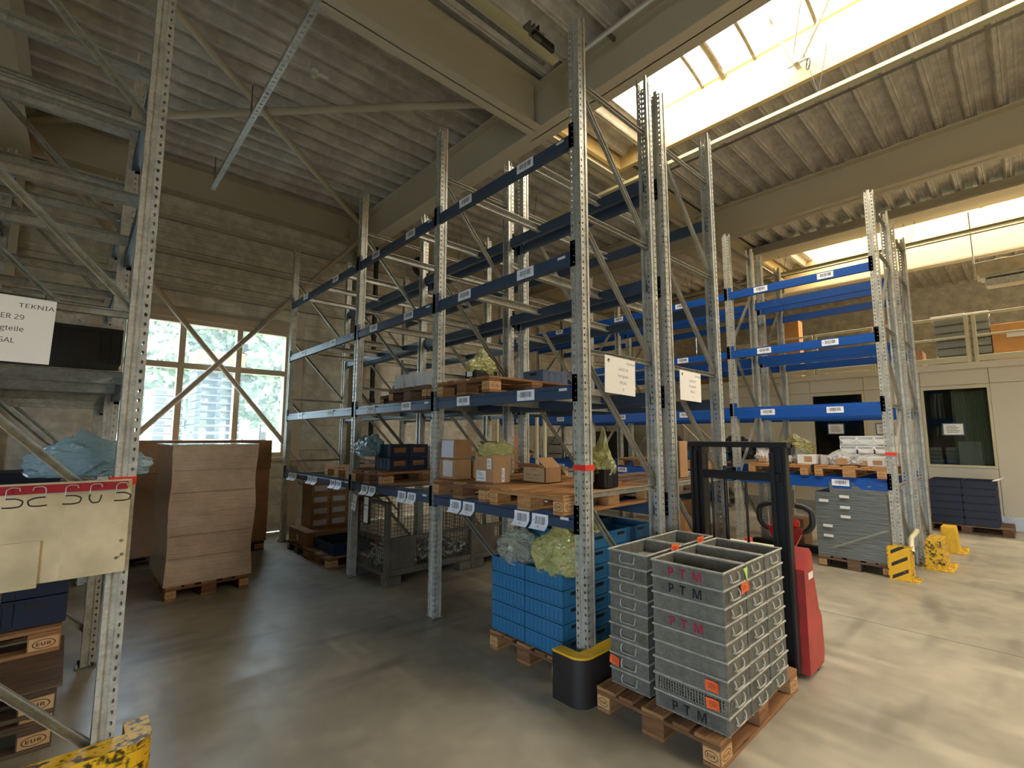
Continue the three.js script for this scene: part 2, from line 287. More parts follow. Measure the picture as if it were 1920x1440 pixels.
{ const t = struct('trim_7'); mesh(t, 'skylight_trimmer', J(bb(11.98, 12.62, 6.16, 6.34, -4.4, 18), bb(11.9, 11.98, 6.12, 6.16, -4.4, 18)), M.steelBeam);
  mesh(t, 'skylight_trimmer', J(bb(14.38, 14.42, 5.72, 6.34, -4.4, 18)), M.curb); }
{ // office block on the right with a storage deck above it
  const w = struct('wall_right'), zs = [-9.55]; for (let z = -8.8; z < 8.9; z += 1.04) zs.push(+z.toFixed(3)); 
  const E = [-9.55, -8.76, -7.72, -6.68, -5.64, -4.6, -3.56, -2.5, -1.53, -0.5, 0.54, 1.58, 2.62, 3.66, 4.7, 5.74, 6.78, 7.82, 8.95];
  for (let i = 0; i + 1 < E.length; i++) {
    const a = E[i] + 0.004, b = E[i + 1] - 0.004, win = i === 6 || i === 8;
    mesh(w, 'wall_panel', J(bb(XO, XO + 0.06, 2.774, 3.07, a, b)), M.office);
    if (!win) mesh(w, 'wall_panel', J(bb(XO, XO + 0.06, 0.0, 2.766, a, b)), M.office);
    else { mesh(w, 'wall_panel', J(bb(XO, XO + 0.06, 0, 1.14, a, b), bb(XO, XO + 0.06, 2.73, 2.766, a, b)), M.office); }
  }
  mesh(w, 'wall_core', J(bb(XO + 0.06, XO + 0.1, 0, 3.07, -9.55, -3.56), bb(XO + 0.06, XO + 0.1, 0, 3.07, -2.5, -1.53), bb(XO + 0.06, XO + 0.1, 0, 3.07, -0.5, 8.95)), M.officeJoint);
  mesh(w, 'kick_plate', J(bb(XO - 0.006, XO, 0, 0.25, -9.5, 8.9)), M.kick);
  [[4, -3.56, -2.5], [5, -1.53, -0.5]].forEach(([n, a, b]) => {
    const s = struct('window_' + n);
    mesh(s, 'window_frame', J(cbb(XO - 0.02, XO + 0.07, 1.13, 1.18, a, b), cbb(XO - 0.02, XO + 0.07, 2.69, 2.74, a, b), cbb(XO - 0.02, XO + 0.07, 1.18, 2.69, a, a + 0.045), cbb(XO - 0.02, XO + 0.07, 1.18, 2.69, b - 0.045, b)), M.cream);
    const p = mesh(s, 'pane', rect(-(b - 0.045), -(a + 0.045), 1.18, 2.69), M.officeGlass); p.rotation.y = Math.PI / 2; p.position.x = XO + 0.03;
  });
  const room = struct('wall_5'); mesh(room, 'office_room', J(bb(XO + 2.6, XO + 2.7, 0, 3.07, -9.5, 8.9), bb(XO + 0.1, XO + 2.7, 0.0, 0.02, -9.5, 8.9), bb(XO + 0.1, XO + 2.7, 0, 3.07, -1.72, -1.68), bb(XO + 0.1, XO + 2.7, 0, 3.07, 0.6, 0.64), bb(XO + 0.1, XO + 2.7, 0, 3.07, -4.2, -4.16)), M.wallDark);
  const d = struct('floor_2'); mesh(d, 'storage_deck', J(bb(XO - 0.06, XR, 3.07, 3.2, -9.5, 8.9)), M.office);
}

// ---------------------------------------------------------------- pallet racks
const slot = (cx, cy) => [[-0.006, 0.009], [0.006, 0.009], [0.0075, 0.003], [0.005, -0.009], [-0.005, -0.009], [-0.0075, 0.003]].map(([a, b]) => [cx + a, cy + b]);
const HU = 5.05, WU = 0.1, DU = 0.085;
// one upright, its perforated front in the plane x = 0 and facing -x, its middle at z = 0
const G_UPRIGHT = (() => {
  const n = Math.floor(HU / 0.05), g = [];
  const front = perf(0.034, 0.05, [slot(0.017, 0.025)], 1, n);
  for (const z of [-WU / 2, WU / 2 - 0.034]) g.push(front.clone().rotateY(-Math.PI / 2).translate(0, 0, z));
  g.push(bb(0.012, 0.014, 0, HU, -0.017, 0.017), bb(0, 0.013, 0, HU, -0.017, -0.015), bb(0, 0.013, 0, HU, 0.015, 0.017));
  const side = perf(0.035, 0.05, [slot(0.018, 0.025)], 1, n), dots = perf(0.028, 0.05, [poly(5, 0.0038, 0.014, 0.025)], 1, n);
  for (const z of [-WU / 2, WU / 2]) g.push(side.clone().translate(0, 0, z), bb(0.034, 0.037, 0, HU, Math.min(z, z - Math.sign(z) * 0.008), Math.max(z, z - Math.sign(z) * 0.008)), dots.clone().translate(0.037, 0, z - Math.sign(z) * 0.006), bb(0.064, DU, 0, HU, z - 0.0012, z + 0.0012));
  for (const s of [-1, 1]) g.push(bb(DU - 0.0015, DU, 0, HU, s * WU / 2 - (s > 0 ? 0.022 : 0), s * WU / 2 + (s > 0 ? 0 : 0.022)));
  return J(g);
})();
const G_FOOT = J(cb(0.14, 0.01, 0.15, 0.002, 0.045, 0.005, 0), rod([0.09, 0.01, 0.06], [0.09, 0.03, 0.06], 0.012, 6), rod([0.0, 0.01, -0.06], [0.0, 0.03, -0.06], 0.012, 6));
const G_CONN = (() => { const p = perf(0.03, 0.05, [poly(6, 0.006, 0.015, 0.03)], 1, 4); return J(p.clone().rotateY(-Math.PI / 2).translate(-0.003, -0.13, 0.008), p.clone().translate(-0.002, -0.13, 0.0525), bb(-0.006, -0.003, -0.13, 0.07, 0.036, 0.054)); })();  // hooked plate on the +z half of an upright
const G_CONN2 = G_CONN.clone().scale(1, 1, -1);
function beamGeo(L, h) { // step beam along z, outer face at x = 0, top at y = 0
  return J(ex([[0, -h], [0.05, -h], [0.05, 0], [0.016, 0], [0.016, -0.03], [0, -0.036]].map(([x, y]) => [x, y]), L).translate(0, 0, -L / 2), bb(-0.001, 0, -h * 0.62, -h * 0.6, -L / 2, L / 2));
}
const labelTex = k => canvasTex(256, 128, (c, w, h) => { c.fillStyle = '#efeff2'; c.fillRect(0, 0, w, h); c.fillStyle = '#20222a'; let s = k * 977 + 13; const q = () => (s = (s * 16807) % 2147483647) / 2147483647; let x = 46; while (x < 210) { const b = 2 + q() * 7; c.fillRect(x, 22, b, 66); x += b + 2 + q() * 7; } c.font = '18px sans-serif'; c.fillText('00' + (10 + k), 104, 112); c.beginPath(); c.arc(24, 60, 6, 0, 7); c.fill(); });
const LABELS = [0, 1, 2, 3].map(k => std(0xffffff, 0.6, 0, { map: labelTex(k) }));
function labelGeo(w, h, curl) { // printed strip in the plane x = -0.004, its lower edge curled outward
  const g = new THREE.PlaneGeometry(w, h, 1, 5); const p = g.attributes.position;
  for (let i = 0; i < p.count; i++) { const f = Math.max(0, 0.5 - (p.getY(i) / h + 0.1) - 0.35); p.setZ(i, curl * f * f); }
  g.computeVertexNormals(); return g.rotateY(-Math.PI / 2).translate(-0.004, 0, 0);
}
const G_LABEL = labelGeo(0.2, 0.085, 0), G_LABELC = labelGeo(0.17, 0.11, 0.14), G_STICK = rect(-0.04, 0.04, -0.01, 0.01).rotateY(-Math.PI / 2).translate(-0.003, 0, 0);
const geoCache = {}; const cached = (k, f) => geoCache[k] ??= f();

// o: face = x of the aisle side, dir = +1 when the rack reaches toward +x from it, zs = middles of the frames, levels = [top, height]
function rack(o) {
  const { face, dir, zs, depth = 1.05, levels, beamMat, bars = [0, 0, 0, 0], braceYs, zig } = o;
  const r = thing('pallet_rack', o.label, 'rack', face, 0, zs[0]);
  const far = face + dir * depth;
  for (const z of zs) for (const side of [0, 1]) {
    const u = mesh(r, 'upright', G_UPRIGHT, M.zinc); u.position.set(side ? dir * depth : 0, 0, z - zs[0]); u.rotation.y = (dir > 0) !== !!side ? 0 : Math.PI;
    mesh(u, 'base_plate', G_FOOT, M.zincDark);
  }
  const x0 = Math.min(0, dir * depth) + 0.06, x1 = Math.max(0, dir * depth) - 0.06;
  zs.forEach(z => { const zz = z - zs[0];
    const key = `frame${braceYs}${x0}${zig}`;
    braceYs.forEach((y, i) => {
      const g = cached(key + i, () => J(channel([x0, y, 0], [x1, y, 0], 0.034, 0.03)));
      mesh(r, 'brace', g, M.brace).position.z = zz;
      const yn = i + 1 < braceYs.length ? braceYs[i + 1] : 0.22, flip = zig && i % 2;
      if (y > 0.4 && !(zig && i === 0)) mesh(r, 'diagonal_brace', cached(key + 'd' + i, () => J(channel([flip ? x1 : x0, y - 0.04, 0], [flip ? x0 : x1, yn + 0.03, 0], 0.034, 0.03))), M.brace).position.z = zz;
    }); });
  for (let b = 0; b + 1 < zs.length; b++) {
    const L = Math.abs(zs[b] - zs[b + 1]) - 0.09, zm = (zs[b] + zs[b + 1]) / 2 - zs[0], n = L > 2.2 ? 3 : 2;
    levels.forEach(([y, h], li) => {
      if (o.skip?.(b, li)) return;
      for (const side of [0, 1]) {
        const bm = mesh(r, 'beam', cached(`beam${L.toFixed(3)}_${h}`, () => beamGeo(L, h)), beamMat);
        bm.position.set(side ? dir * depth : 0, y, zm); bm.rotation.y = (dir > 0) !== !!side ? 0 : Math.PI;
        for (const s of [-1, 1]) { const c = mesh(bm, 'connector_plate', s > 0 ? G_CONN2 : G_CONN, beamMat); c.position.set(0, 0, s * (L / 2 + 0.045)); }
        if (!side) (o.labels?.(b, li, n, L) ?? []).forEach(([lz, kind, k]) => {
          const l = mesh(bm, 'barcode_label', kind === 'curl' ? G_LABELC : kind === 'stick' ? G_STICK : G_LABEL, kind === 'stick' ? M.paper : LABELS[k % 4]);
          l.position.set(0, kind === 'curl' ? -0.085 : kind === 'stick' ? -0.035 : -h / 2, dir > 0 ? lz : -lz);
        });
      }
      const nb = o.barsAt ? o.barsAt(b, li) : n;
      for (let k = 0; k < nb; k++) { // galvanised support bars lying across the beams
        const z = zm + L * ((k + 0.5) / nb - 0.5) * 0.92;
        mesh(r, 'support_bar', cached(`bar${depth}${dir}`, () => J(bb(x0 - 0.01, x1 + 0.01, -0.075, -0.005, -0.028, -0.025), bb(x0 - 0.01, x1 + 0.01, -0.008, -0.004, -0.028, 0.025), bb(x0 - 0.01, x1 + 0.01, -0.078, -0.074, -0.028, 0.025))), M.zinc).position.set(0, y, z);
      }
    });
  }
  return r;
}
const LV = [[1.185, 0.105], [2.123, 0.105], [3.138, 0.105], [4.084, 0.105]], BY = [4.5, 3.42, 2.37, 1.32];
const ZBC = [-2.2, -4.07, -5.95, -8.62];
const pairs = (n, L) => { const out = []; for (let i = 0; i < n; i++) { const c = L * ((i + 0.5) / n - 0.5); out.push([c - 0.1, 'curl', i], [c + 0.1, 'curl', i + 1]); } return out; };
rack({ label: 'silver pallet rack with navy beams carrying the sign for row B', face: 2.67, dir: 1, zs: ZBC, levels: LV, beamMat: M.navy, braceYs: BY, barsAt: (b, l) => l ? (b > 1 ? 3 : 2) : 2,
  labels: (b, li, n, L) => li === 0 ? [...pairs(n, L), [L / 2 - 0.1, 'stick', 0]] : [[L * 0.22, 'flat', li + b], [-L * 0.25, 'flat', li + b + 1], [L / 2 - 0.1, 'stick', 0]] });
rack({ label: 'silver pallet rack with navy beams carrying the sign for row C', face: 4.95, dir: -1, zs: ZBC, levels: LV, beamMat: M.navy, braceYs: BY, depth: 1.07 });
rack({ label: 'dark pallet rack at the left edge with a beige end panel and hooks', face: 0.255, dir: -1, zs: [-3.15, -5.05, -7.75], levels: [[1.2, 0.11], [2.13, 0.11], [3.25, 0.11], [4.1, 0.11]], beamMat: M.navy, braceYs: BY });
const ZD = [-1.25, -3.17, -6.0, -8.8], LD = [[1.2, 0.15], [2.19, 0.17], [3.1, 0.12], [4.06, 0.12]], DY = [4.85, 4.25, 3.2, 2.15, 1.1];
rack({ label: 'pallet rack with bright blue beams, its end guarded by the black striped yellow plate', face: 7.65, dir: 1, zs: ZD, levels: LD, beamMat: M.blue, braceYs: DY, zig: true, barsAt: () => 0,
  labels: (b, li, n, L) => [[L * 0.22, 'flat', li + b], [-L * 0.25, 'flat', li + b + 1]] });
rack({ label: 'second pallet rack with blue beams, back to back behind the first blue one', face: 10.06, dir: -1, zs: ZD, levels: LD, beamMat: M.blue, braceYs: DY, zig: true, barsAt: () => 0, depth: 1.04 });

// ---------------------------------------------------------------- builders for goods
const pick = a => a[Math.floor(rnd() * a.length)];
const G_BOARD = [0.145, 0.1].map(w => cached('board' + w, () => J(cb(1.2, 0.022, w, 0.003)))), G_RUN = [0.145, 0.1].map(w => cached('run' + w, () => J(cb(1.2, 0.022, w, 0.003))));
const G_STR = J(cb(0.145, 0.022, 0.8, 0.003)), G_BLK = [J(cb(0.145, 0.078, 0.1, 0.004)), J(cb(0.145, 0.078, 0.145, 0.004))];
const stampTex = canvasTex(128, 96, (c, w, h) => { c.fillStyle = '#c79a66'; c.fillRect(0, 0, w, h); c.strokeStyle = c.fillStyle = '#4a2c16'; c.lineWidth = 5; c.beginPath(); c.ellipse(64, 50, 48, 34, 0, 0, 7); c.stroke(); c.font = 'bold 36px sans-serif'; c.fillText('EUR', 28, 63); });
const STAMP = std(0xffffff, 0.8, 0, { map: stampTex });
function pallet(set) { // 1.2 m along x, 0.8 m along z, 0.144 m high, every board and block its own part
  const p = thing('wooden_pallet', '', 'pallet');
  const put = (n, g, x, y, z) => { const m = mesh(p, n, g, pick(set)); m.position.set(x, y, z); return m; };
  [[-0.3275, 0], [-0.18, 1], [0, 0], [0.18, 1], [0.3275, 0]].forEach(([z, k]) => put('board', G_BOARD[k], 0, 0.133, z + rr(-0.004, 0.004)));
  for (const x of [-0.5275, 0, 0.5275]) put('board', G_STR, x, 0.111, 0);
  for (const z of [-0.35, 0, 0.35]) for (const x of [-0.5275, 0, 0.5275]) { const b = put('block', G_BLK[z ? 0 : 1], x, 0.061, z); }
  for (const z of [-0.35, 0, 0.35]) put('board', G_RUN[z ? 1 : 0], 0, 0.011, z);
  for (const [x, z, r] of [[0.6005, 0.35, 1], [-0.6005, 0.35, -1], [-0.6005, -0.35, -1]]) { const s = mesh(p, 'stamp', G_STAMP, STAMP); s.position.set(x, 0.061, z); s.rotation.y = r * Math.PI / 2; }
  for (const x of [-0.5275, 0.5275]) { const s = mesh(p, 'stamp', G_STAMP2, STAMP); s.position.set(x, 0.061, 0.4005); }
  return p;
}
const G_STAMP = new THREE.PlaneGeometry(0.09, 0.068), G_STAMP2 = new THREE.PlaneGeometry(0.13, 0.068);
const WOODS = { mid: M.wood, old: M.oldWood, bright: M.brightWood };
const addPallet = (kind, label, x, y, z, ry = 0, group) => copy('pallet_' + kind, () => pallet(WOODS[kind]), label, x, y, z, ry, group);

const shipTex = canvasTex(128, 128, (c, w, h) => { c.fillStyle = '#eeeae2'; c.fillRect(0, 0, w, h); c.fillStyle = '#3a3a40'; for (let i = 0; i < 5; i++) c.fillRect(10, 12 + i * 12, 40 + (i * 29) % 60, 4); for (let x = 14; x < 110; x += 6) c.fillRect(x, 78, 1 + (x * 7) % 4, 34); });
const SHIP = std(0xffffff, 0.7, 0, { map: shipTex });
// closed carton, origin in the middle of its base; o.label = [face, u, v, w, h], o.tape = top seam tape along x or z
function carton(label, w, h, d, x, y, z, o = {}) {
  const t = thing('carton', label, 'box', x, y, z, o.ry ?? 0, o.group), m = o.mat ?? pick(M.card);
  if (o.open) { const k = 0.005;
    mesh(t, 'box_body', J(bb(-w / 2, w / 2, 0, k, -d / 2, d / 2), bb(-w / 2, w / 2, 0, h, -d / 2, -d / 2 + k), bb(-w / 2, w / 2, 0, h, d / 2 - k, d / 2), bb(-w / 2, -w / 2 + k, 0, h, -d / 2, d / 2), bb(w / 2 - k, w / 2, 0, h, -d / 2, d / 2)), m);
    const f = (W, L, px, pz, ry, a) => { const q = mesh(t, 'flap', J(bb(-W / 2, W / 2, 0, L, -k / 2, k / 2)), m); q.position.set(px, h - 0.002, pz); q.rotation.order = 'YXZ'; q.rotation.set(a, ry, 0); };
    const [a0, a1, a2, a3] = o.open; f(w * 0.98, d * 0.48, 0, d / 2 - k, 0, a0); f(w * 0.98, d * 0.48, 0, -d / 2 + k, Math.PI, a1); f(d * 0.96, d * 0.4, w / 2 - k, 0, Math.PI / 2, a2); f(d * 0.96, d * 0.4, -w / 2 + k, 0, -Math.PI / 2, a3);
  } else mesh(t, 'box_body', J(cbb(-w / 2, w / 2, 0, h, -d / 2, d / 2, 0.004)), m);
  if (o.tape) { const a = o.tape === 'x', s = 0.025; mesh(t, 'tape', J(a ? [bb(-w / 2, w / 2, h, h + 0.0012, -s, s), bb(-w / 2 - 0.0012, -w / 2, h * 0.7, h, -s, s), bb(w / 2, w / 2 + 0.0012, h * 0.7, h, -s, s)] : [bb(-s, s, h, h + 0.0012, -d / 2, d / 2), bb(-s, s, h * 0.65, h, d / 2, d / 2 + 0.0012), bb(-s, s, h * 0.65, h, -d / 2 - 0.0012, -d / 2)]), M.tape); }
  for (const [face, u, v, lw, lh, mat] of o.prints ?? []) {
    const p = mesh(t, 'shipping_label', cached(`pl${lw}_${lh}`, () => new THREE.PlaneGeometry(lw, lh)), mat ?? SHIP);
    if (face === 'x') { p.position.set(w / 2 + 0.0015, v, u); p.rotation.y = Math.PI / 2; } else if (face === '-x') { p.position.set(-w / 2 - 0.0015, v, u); p.rotation.y = -Math.PI / 2; } else if (face === 'z') p.position.set(u, v, d / 2 + 0.0015); else { p.position.set(u, h + 0.002, v); p.rotation.x = -Math.PI / 2; }
  }
  if (o.lid) mesh(t, 'lid', J(cbb(-w / 2 - 0.012, w / 2 + 0.012, h - o.lid, h + 0.01, -d / 2 - 0.012, d / 2 + 0.012, 0.005)), m);
  return t;
}
// stacking plastic crate: ribbed walls, rim, hand grips in the short sides (which face +-x)
function plasticCrate(name, label, w, h, d, mat, o = {}) {
  const t = thing(name, label, 'crate'), k = 0.006, g = [bb(-w / 2 + k, w / 2 - k, 0.004, 0.012, -d / 2 + k, d / 2 - k)];
  for (const s of [-1, 1]) { g.push(bb(-w / 2 + k, w / 2 - k, 0.004, h, s * (d / 2 - k) - 0.002, s * (d / 2 - k) + 0.002), bb(s * (w / 2 - k) - 0.002, s * (w / 2 - k) + 0.002, 0.004, h, -d / 2 + k, d / 2 - k)); }
  mesh(t, 'crate_body', J(g), mat);
  const rim = []; for (const y of [h - 0.014, 0.014]) for (const s of [-1, 1]) rim.push(bb(-w / 2, w / 2, y - 0.006, y + (y > 0.05 ? 0.014 : 0.004), s * d / 2 - (s > 0 ? k : 0), s * d / 2 + (s > 0 ? 0 : k)), bb(s * w / 2 - (s > 0 ? k : 0), s * w / 2 + (s > 0 ? 0 : k), y - 0.006, y + (y > 0.05 ? 0.014 : 0.004), -d / 2, d / 2));
  mesh(t, 'rim', J(rim), o.rimMat ?? mat);
  const ribs = [], nx = o.ribs ?? Math.round(w / 0.045), nz = Math.round(d / 0.05);
  for (let i = 0; i <= nx; i++) { const x = -w / 2 + 0.004 + (w - 0.008) * i / nx; for (const s of [-1, 1]) ribs.push(bx(0.006, h - 0.03, k, x, h / 2, s * (d / 2 - k / 2))); }
  for (let i = 0; i <= nz; i++) { const z = -d / 2 + 0.004 + (d - 0.008) * i / nz; if (Math.abs(z) < d * 0.2) continue; for (const s of [-1, 1]) ribs.push(bx(k, h - 0.03, 0.006, s * (w / 2 - k / 2), h / 2, z)); }
  mesh(t, 'rib', J(ribs), mat).userData.kind = 'stuff';
  for (const s of [-1, 1]) mesh(t, 'grip', J(bx(0.004, h * 0.22, d * 0.34, s * (w / 2 - 0.003), h * 0.74, 0)), M.dark);
  if (o.tag) { const p = mesh(t, 'card_label', new THREE.PlaneGeometry(d * 0.6, h * 0.45), o.tag); p.position.set(w / 2 + 0.001, h * 0.5, 0); p.rotation.y = Math.PI / 2; }
  return t;
}
const NZ = new ImprovedNoise();
const ridge = (x, y, z) => 1 - Math.abs(NZ.noise(x, y, z)) * 2;
function blobGeo(w, h, d, s, o = {}) { // crumpled plastic bag with its underside resting at y = 0
  const g = new THREE.IcosahedronGeometry(1, 22), p = g.attributes.position, peaks = o.peaks ?? [];
  for (let i = 0; i < p.count; i++) {
    let x = p.getX(i), y = p.getY(i), z = p.getZ(i);
    let r = 1 + 0.22 * NZ.noise(x * 1.6 + s, y * 1.6, z * 1.6) + 0.13 * (ridge(x * 2.6 + s, y * 2.6 + s * 3, z * 2.6) - 0.6) + 0.06 * ridge(x * 6 + s, y * 6, z * 6 + s);
    for (const [px, pz, a, k] of peaks) { const q = Math.max(0, 1 - Math.hypot(x - px, z - pz) / k); if (y > -0.1) y += a * q * q * (0.7 + 0.3 * ridge(x * 5, y * 5, z * 5)); }
    x *= r; z *= r; y = y * r; if (y < -0.55) y = -0.55 + (y + 0.55) * 0.08;
    p.setXYZ(i, x * w / 2, (y + 0.58) * h / 1.58, z * d / 2);
  }
  g.computeVertexNormals(); return J(g);
}
const bag = (name, label, w, h, d, s, mat, x, y, z, o) => tag(Object.assign(mesh(scene, name, blobGeo(w, h, d, s, o), mat)), label, 'bag').position.set(x, y, z);
function wrapGeo(w, h, d, s, amp, waist) { // stretch wrapped block, origin in the middle of its base
  const g = new THREE.BoxGeometry(w, h, d, 20, 28, 20), p = g.attributes.position;
  for (let i = 0; i < p.count; i++) {
    let x = p.getX(i), y = p.getY(i) + h / 2, z = p.getZ(i);
    const n = NZ.noise(x * 3 + s, y * 4, z * 3) * 0.6 + NZ.noise(x * 9 + s, y * 14, z * 9) * 0.4, k = 1 + (amp * n) + (waist ? waist(y / h) : 0);
    p.setXYZ(i, x * k, y > h * 0.985 ? y + 0.012 * n : y, z * k);
  }
  g.computeVertexNormals(); return J(g);
}

// ---------------------------------------------------------------- the pallet of perforated steel crates in front
const font = await new FontLoader().loadAsync('fonts/droid/droid_sans_bold.typeface.json');
const textGeo = (s, size, depth = 0.0006) => J(new TextGeometry(s, { font, size, depth, curveSegments: 4, bevelEnabled: false }));
addPallet('mid', 'worn brown pallet under the perforated grey steel crates', 3.215, 0, -1.64);
const tagTex = c0 => canvasTex(128, 96, (c, w, h) => { c.fillStyle = c0; c.fillRect(0, 0, w, h); c.fillStyle = 'rgba(60,20,10,0.75)'; for (let i = 0; i < 3; i++) c.fillRect(26, 26 + i * 18, 60 + (i % 2) * 14, 6); });
const TAG = std(0xffffff, 0.6, 0, { map: tagTex('#f2682f') }), G_TAG = (() => { const g = new THREE.PlaneGeometry(0.08, 0.055, 4, 1), p = g.attributes.position; for (let i = 0; i < p.count; i++) p.setZ(i, 0.004 + 0.012 * Math.abs(p.getX(i) / 0.04) ** 2 * (p.getX(i) > 0 ? 1 : 0.2)); g.computeVertexNormals(); return g; })();
const CW = 0.452, CD = 0.298, CH = 0.1, PITCH_C = 0.0935;
const dia = (x, y, r = 0.0052) => poly(4, r, x, y, r);
function steelCrate(style) { // long axis x; origin in the middle of the base
  const t = thing('steel_crate', '', 'crate'), g = [], zb = CD / 2 - 0.008, xb = CW / 2 - 0.008, y0 = 0.008, c = 0.0165;
  const wall = (W, solidMid) => { // perforated side panel of width W about x = 0 in xy
    const out = [], ph = 0.066, yb = 0.016;
    const zone = (a, b) => {
      const n = Math.max(1, Math.round((b - a) / c)), cw = (b - a) / n, m = 4, chh = ph / m;
      const hs = style === 'slot' ? [[[cw * 0.3, chh * 0.1], [cw * 0.7, chh * 0.1], [cw * 0.7, chh * 0.8], [cw * 0.3, chh * 0.8]]] : [dia(cw * 0.25, chh * 0.25, 0.0042), dia(cw * 0.75, chh * 0.75, 0.0042)];
      out.push(style === 'solid' ? rect(a, b, yb, yb + ph) : perf(cw, chh, hs, n, m).translate(a, yb, 0));
    };
    const e = 0.018;
    if (solidMid) { zone(-W / 2 + e, -0.062); zone(0.062, W / 2 - e); out.push(rect(-0.062, 0.062, yb, yb + ph)); } else zone(-W / 2 + e, W / 2 - e);
    out.push(rect(-W / 2, W / 2, y0, yb), rect(-W / 2, W / 2, yb + ph, CH), rect(-W / 2, -W / 2 + e, yb, yb + ph), rect(W / 2 - e, W / 2, yb, yb + ph));
    return mergeGeometries(out.map(clean));
  };
  const L = wall(2 * xb), S = wall(2 * zb, true);
  g.push(L.clone().translate(0, 0, zb), L.clone().rotateY(Math.PI).translate(0, 0, -zb), S.clone().rotateY(Math.PI / 2).translate(xb, 0, 0), S.clone().rotateY(-Math.PI / 2).translate(-xb, 0, 0));
  mesh(t, 'crate_body', J(g), M.crateSteel);
  const fl = []; for (let i = 0; i < 14; i++) { const x = -xb + 2 * xb * (i + 0.5) / 14; fl.push(along(new THREE.CylinderGeometry(0.009, 0.009, 2 * zb, 6, 1, true), [x, y0, -zb], [x, y0, zb])); }
  mesh(t, 'crate_floor', J(fl), M.zinc);
  const rim = []; for (const s of [-1, 1]) for (const [y, r] of [[CH - 0.004, 0.0065], [0.006, 0.005]]) { const o = y > 0.05 ? 0 : 0.008; rim.push(rod([-CW / 2 + o, y, s * (CD / 2 - 0.006 - o)], [CW / 2 - o, y, s * (CD / 2 - 0.006 - o)], r, 6), rod([s * (CW / 2 - 0.006 - o), y, -CD / 2 + o], [s * (CW / 2 - 0.006 - o), y, CD / 2 - o], r, 6)); }
  mesh(t, 'rim', J(rim), M.zinc);
  for (const s of [-1, 1]) mesh(t, 'handle', J(tube([[s * xb, 0.034, -0.052], [s * (xb + 0.012), 0.03, -0.05], [s * (xb + 0.014), 0.03, 0], [s * (xb + 0.012), 0.03, 0.05], [s * xb, 0.034, 0.052]], 0.0045, 14, 5), tube([[s * xb, 0.074, -0.052], [s * (xb + 0.01), 0.055, -0.056], [s * (xb + 0.013), 0.03, -0.048]], 0.0045, 8, 5), tube([[s * xb, 0.074, 0.052], [s * (xb + 0.01), 0.055, 0.056], [s * (xb + 0.013), 0.03, 0.048]], 0.0045, 8, 5)), M.zinc);
  return t;
}
const sprayRed = std(0x9c2038, 0.7), sprayBlack = std(0x15151a, 0.7);
const ord = ['topmost', 'second', 'third', 'fourth', 'fifth', 'sixth', 'seventh', 'eighth', 'lowest'];
const COLS = [[2.835, -1.44, Math.PI / 2, 'in the front stack nearest the camera'], [3.14, -1.44, Math.PI / 2, 'in the middle stack of three with handles right'], [3.445, -1.44, Math.PI / 2, 'in the stack beside the red truck body'], [2.945, -1.86, 0, 'in the left stack next to the black guard'], [3.41, -1.86, 0, 'in the rear left stack']];
COLS.forEach(([x, z, ry, where], ci) => {
  for (let k = 0; k < 9; k++) { // k counts from the top
    const style = ci === 0 && k === 7 ? 'slot' : (ci === 3 && k === 3) || (ci === 0 && k === 0 && false) ? 'solid' : 'holes';
    const extra = ci === 0 && k === 0 ? ' with red letters' : ci === 0 && (k === 1 || k === 8) ? ' with black letters' : '';
    const c = copy('steelCrate_' + style, () => steelCrate(style), `${style === 'slot' ? 'slotted' : style === 'solid' ? 'plain sided' : 'perforated'} grey steel crate${extra}, ${ord[k]} ${where}`, x + rr(-0.002, 0.002), 0.144 + (8 - k) * PITCH_C, z + rr(-0.003, 0.003), ry + rr(-0.006, 0.006));
    if (ci === 0 && [0, 1, 3, 8].includes(k)) { // sprayed letters on the long side that faces the aisle
      [...'PTM'].forEach((ch, i) => mesh(c, 'sprayed_letter', cached('spray' + ch, () => J(textGeo(ch, 0.052).rotateY(Math.PI).translate(0.115 - i * 0.075, 0.022, -CD / 2 + 0.006))), k === 0 || k === 3 ? sprayRed : sprayBlack)); }
    const slip = (px, py, pz, r, m = TAG) => { const s = mesh(c, 'paper_tag', G_TAG, m); s.position.set(px, py, pz); s.rotation.set(0, r, rr(-0.2, 0.2)); };
    if (ci === 0 && (k === 6 || k === 7)) slip(-0.14, 0.05, -CD / 2 + 0.002, Math.PI);
    if (ci === 0 && k === 1) slip(-CW / 2 - 0.001, 0.07, -0.1 + 0.2, -Math.PI / 2);
    if (ci === 0 && k === 0) { const s = mesh(c, 'paper_tag', J(tris([[[0, 0, 0], [0.03, 0.01, 0.012], [0.012, -0.07, 0.016]], [[0, 0, 0], [0.012, -0.07, 0.016], [0.003, -0.02, 0.01]]])), M.lime, 'lime green paper slip'); s.position.set(-CW / 2 - 0.002, 0.08, 0.11); s.rotation.y = -Math.PI / 2; }
    if (ci === 3 && k === 7) slip(-CW / 2 - 0.001, 0.055, -0.1, -Math.PI / 2);
    if (ci === 3 && k === 0) slip(0.1, 0.1, CD / 2 + 0.004, 0);
    if (ci === 4 && k === 0) slip(0.0, 0.1, CD / 2 + 0.004, 0);
  }
});

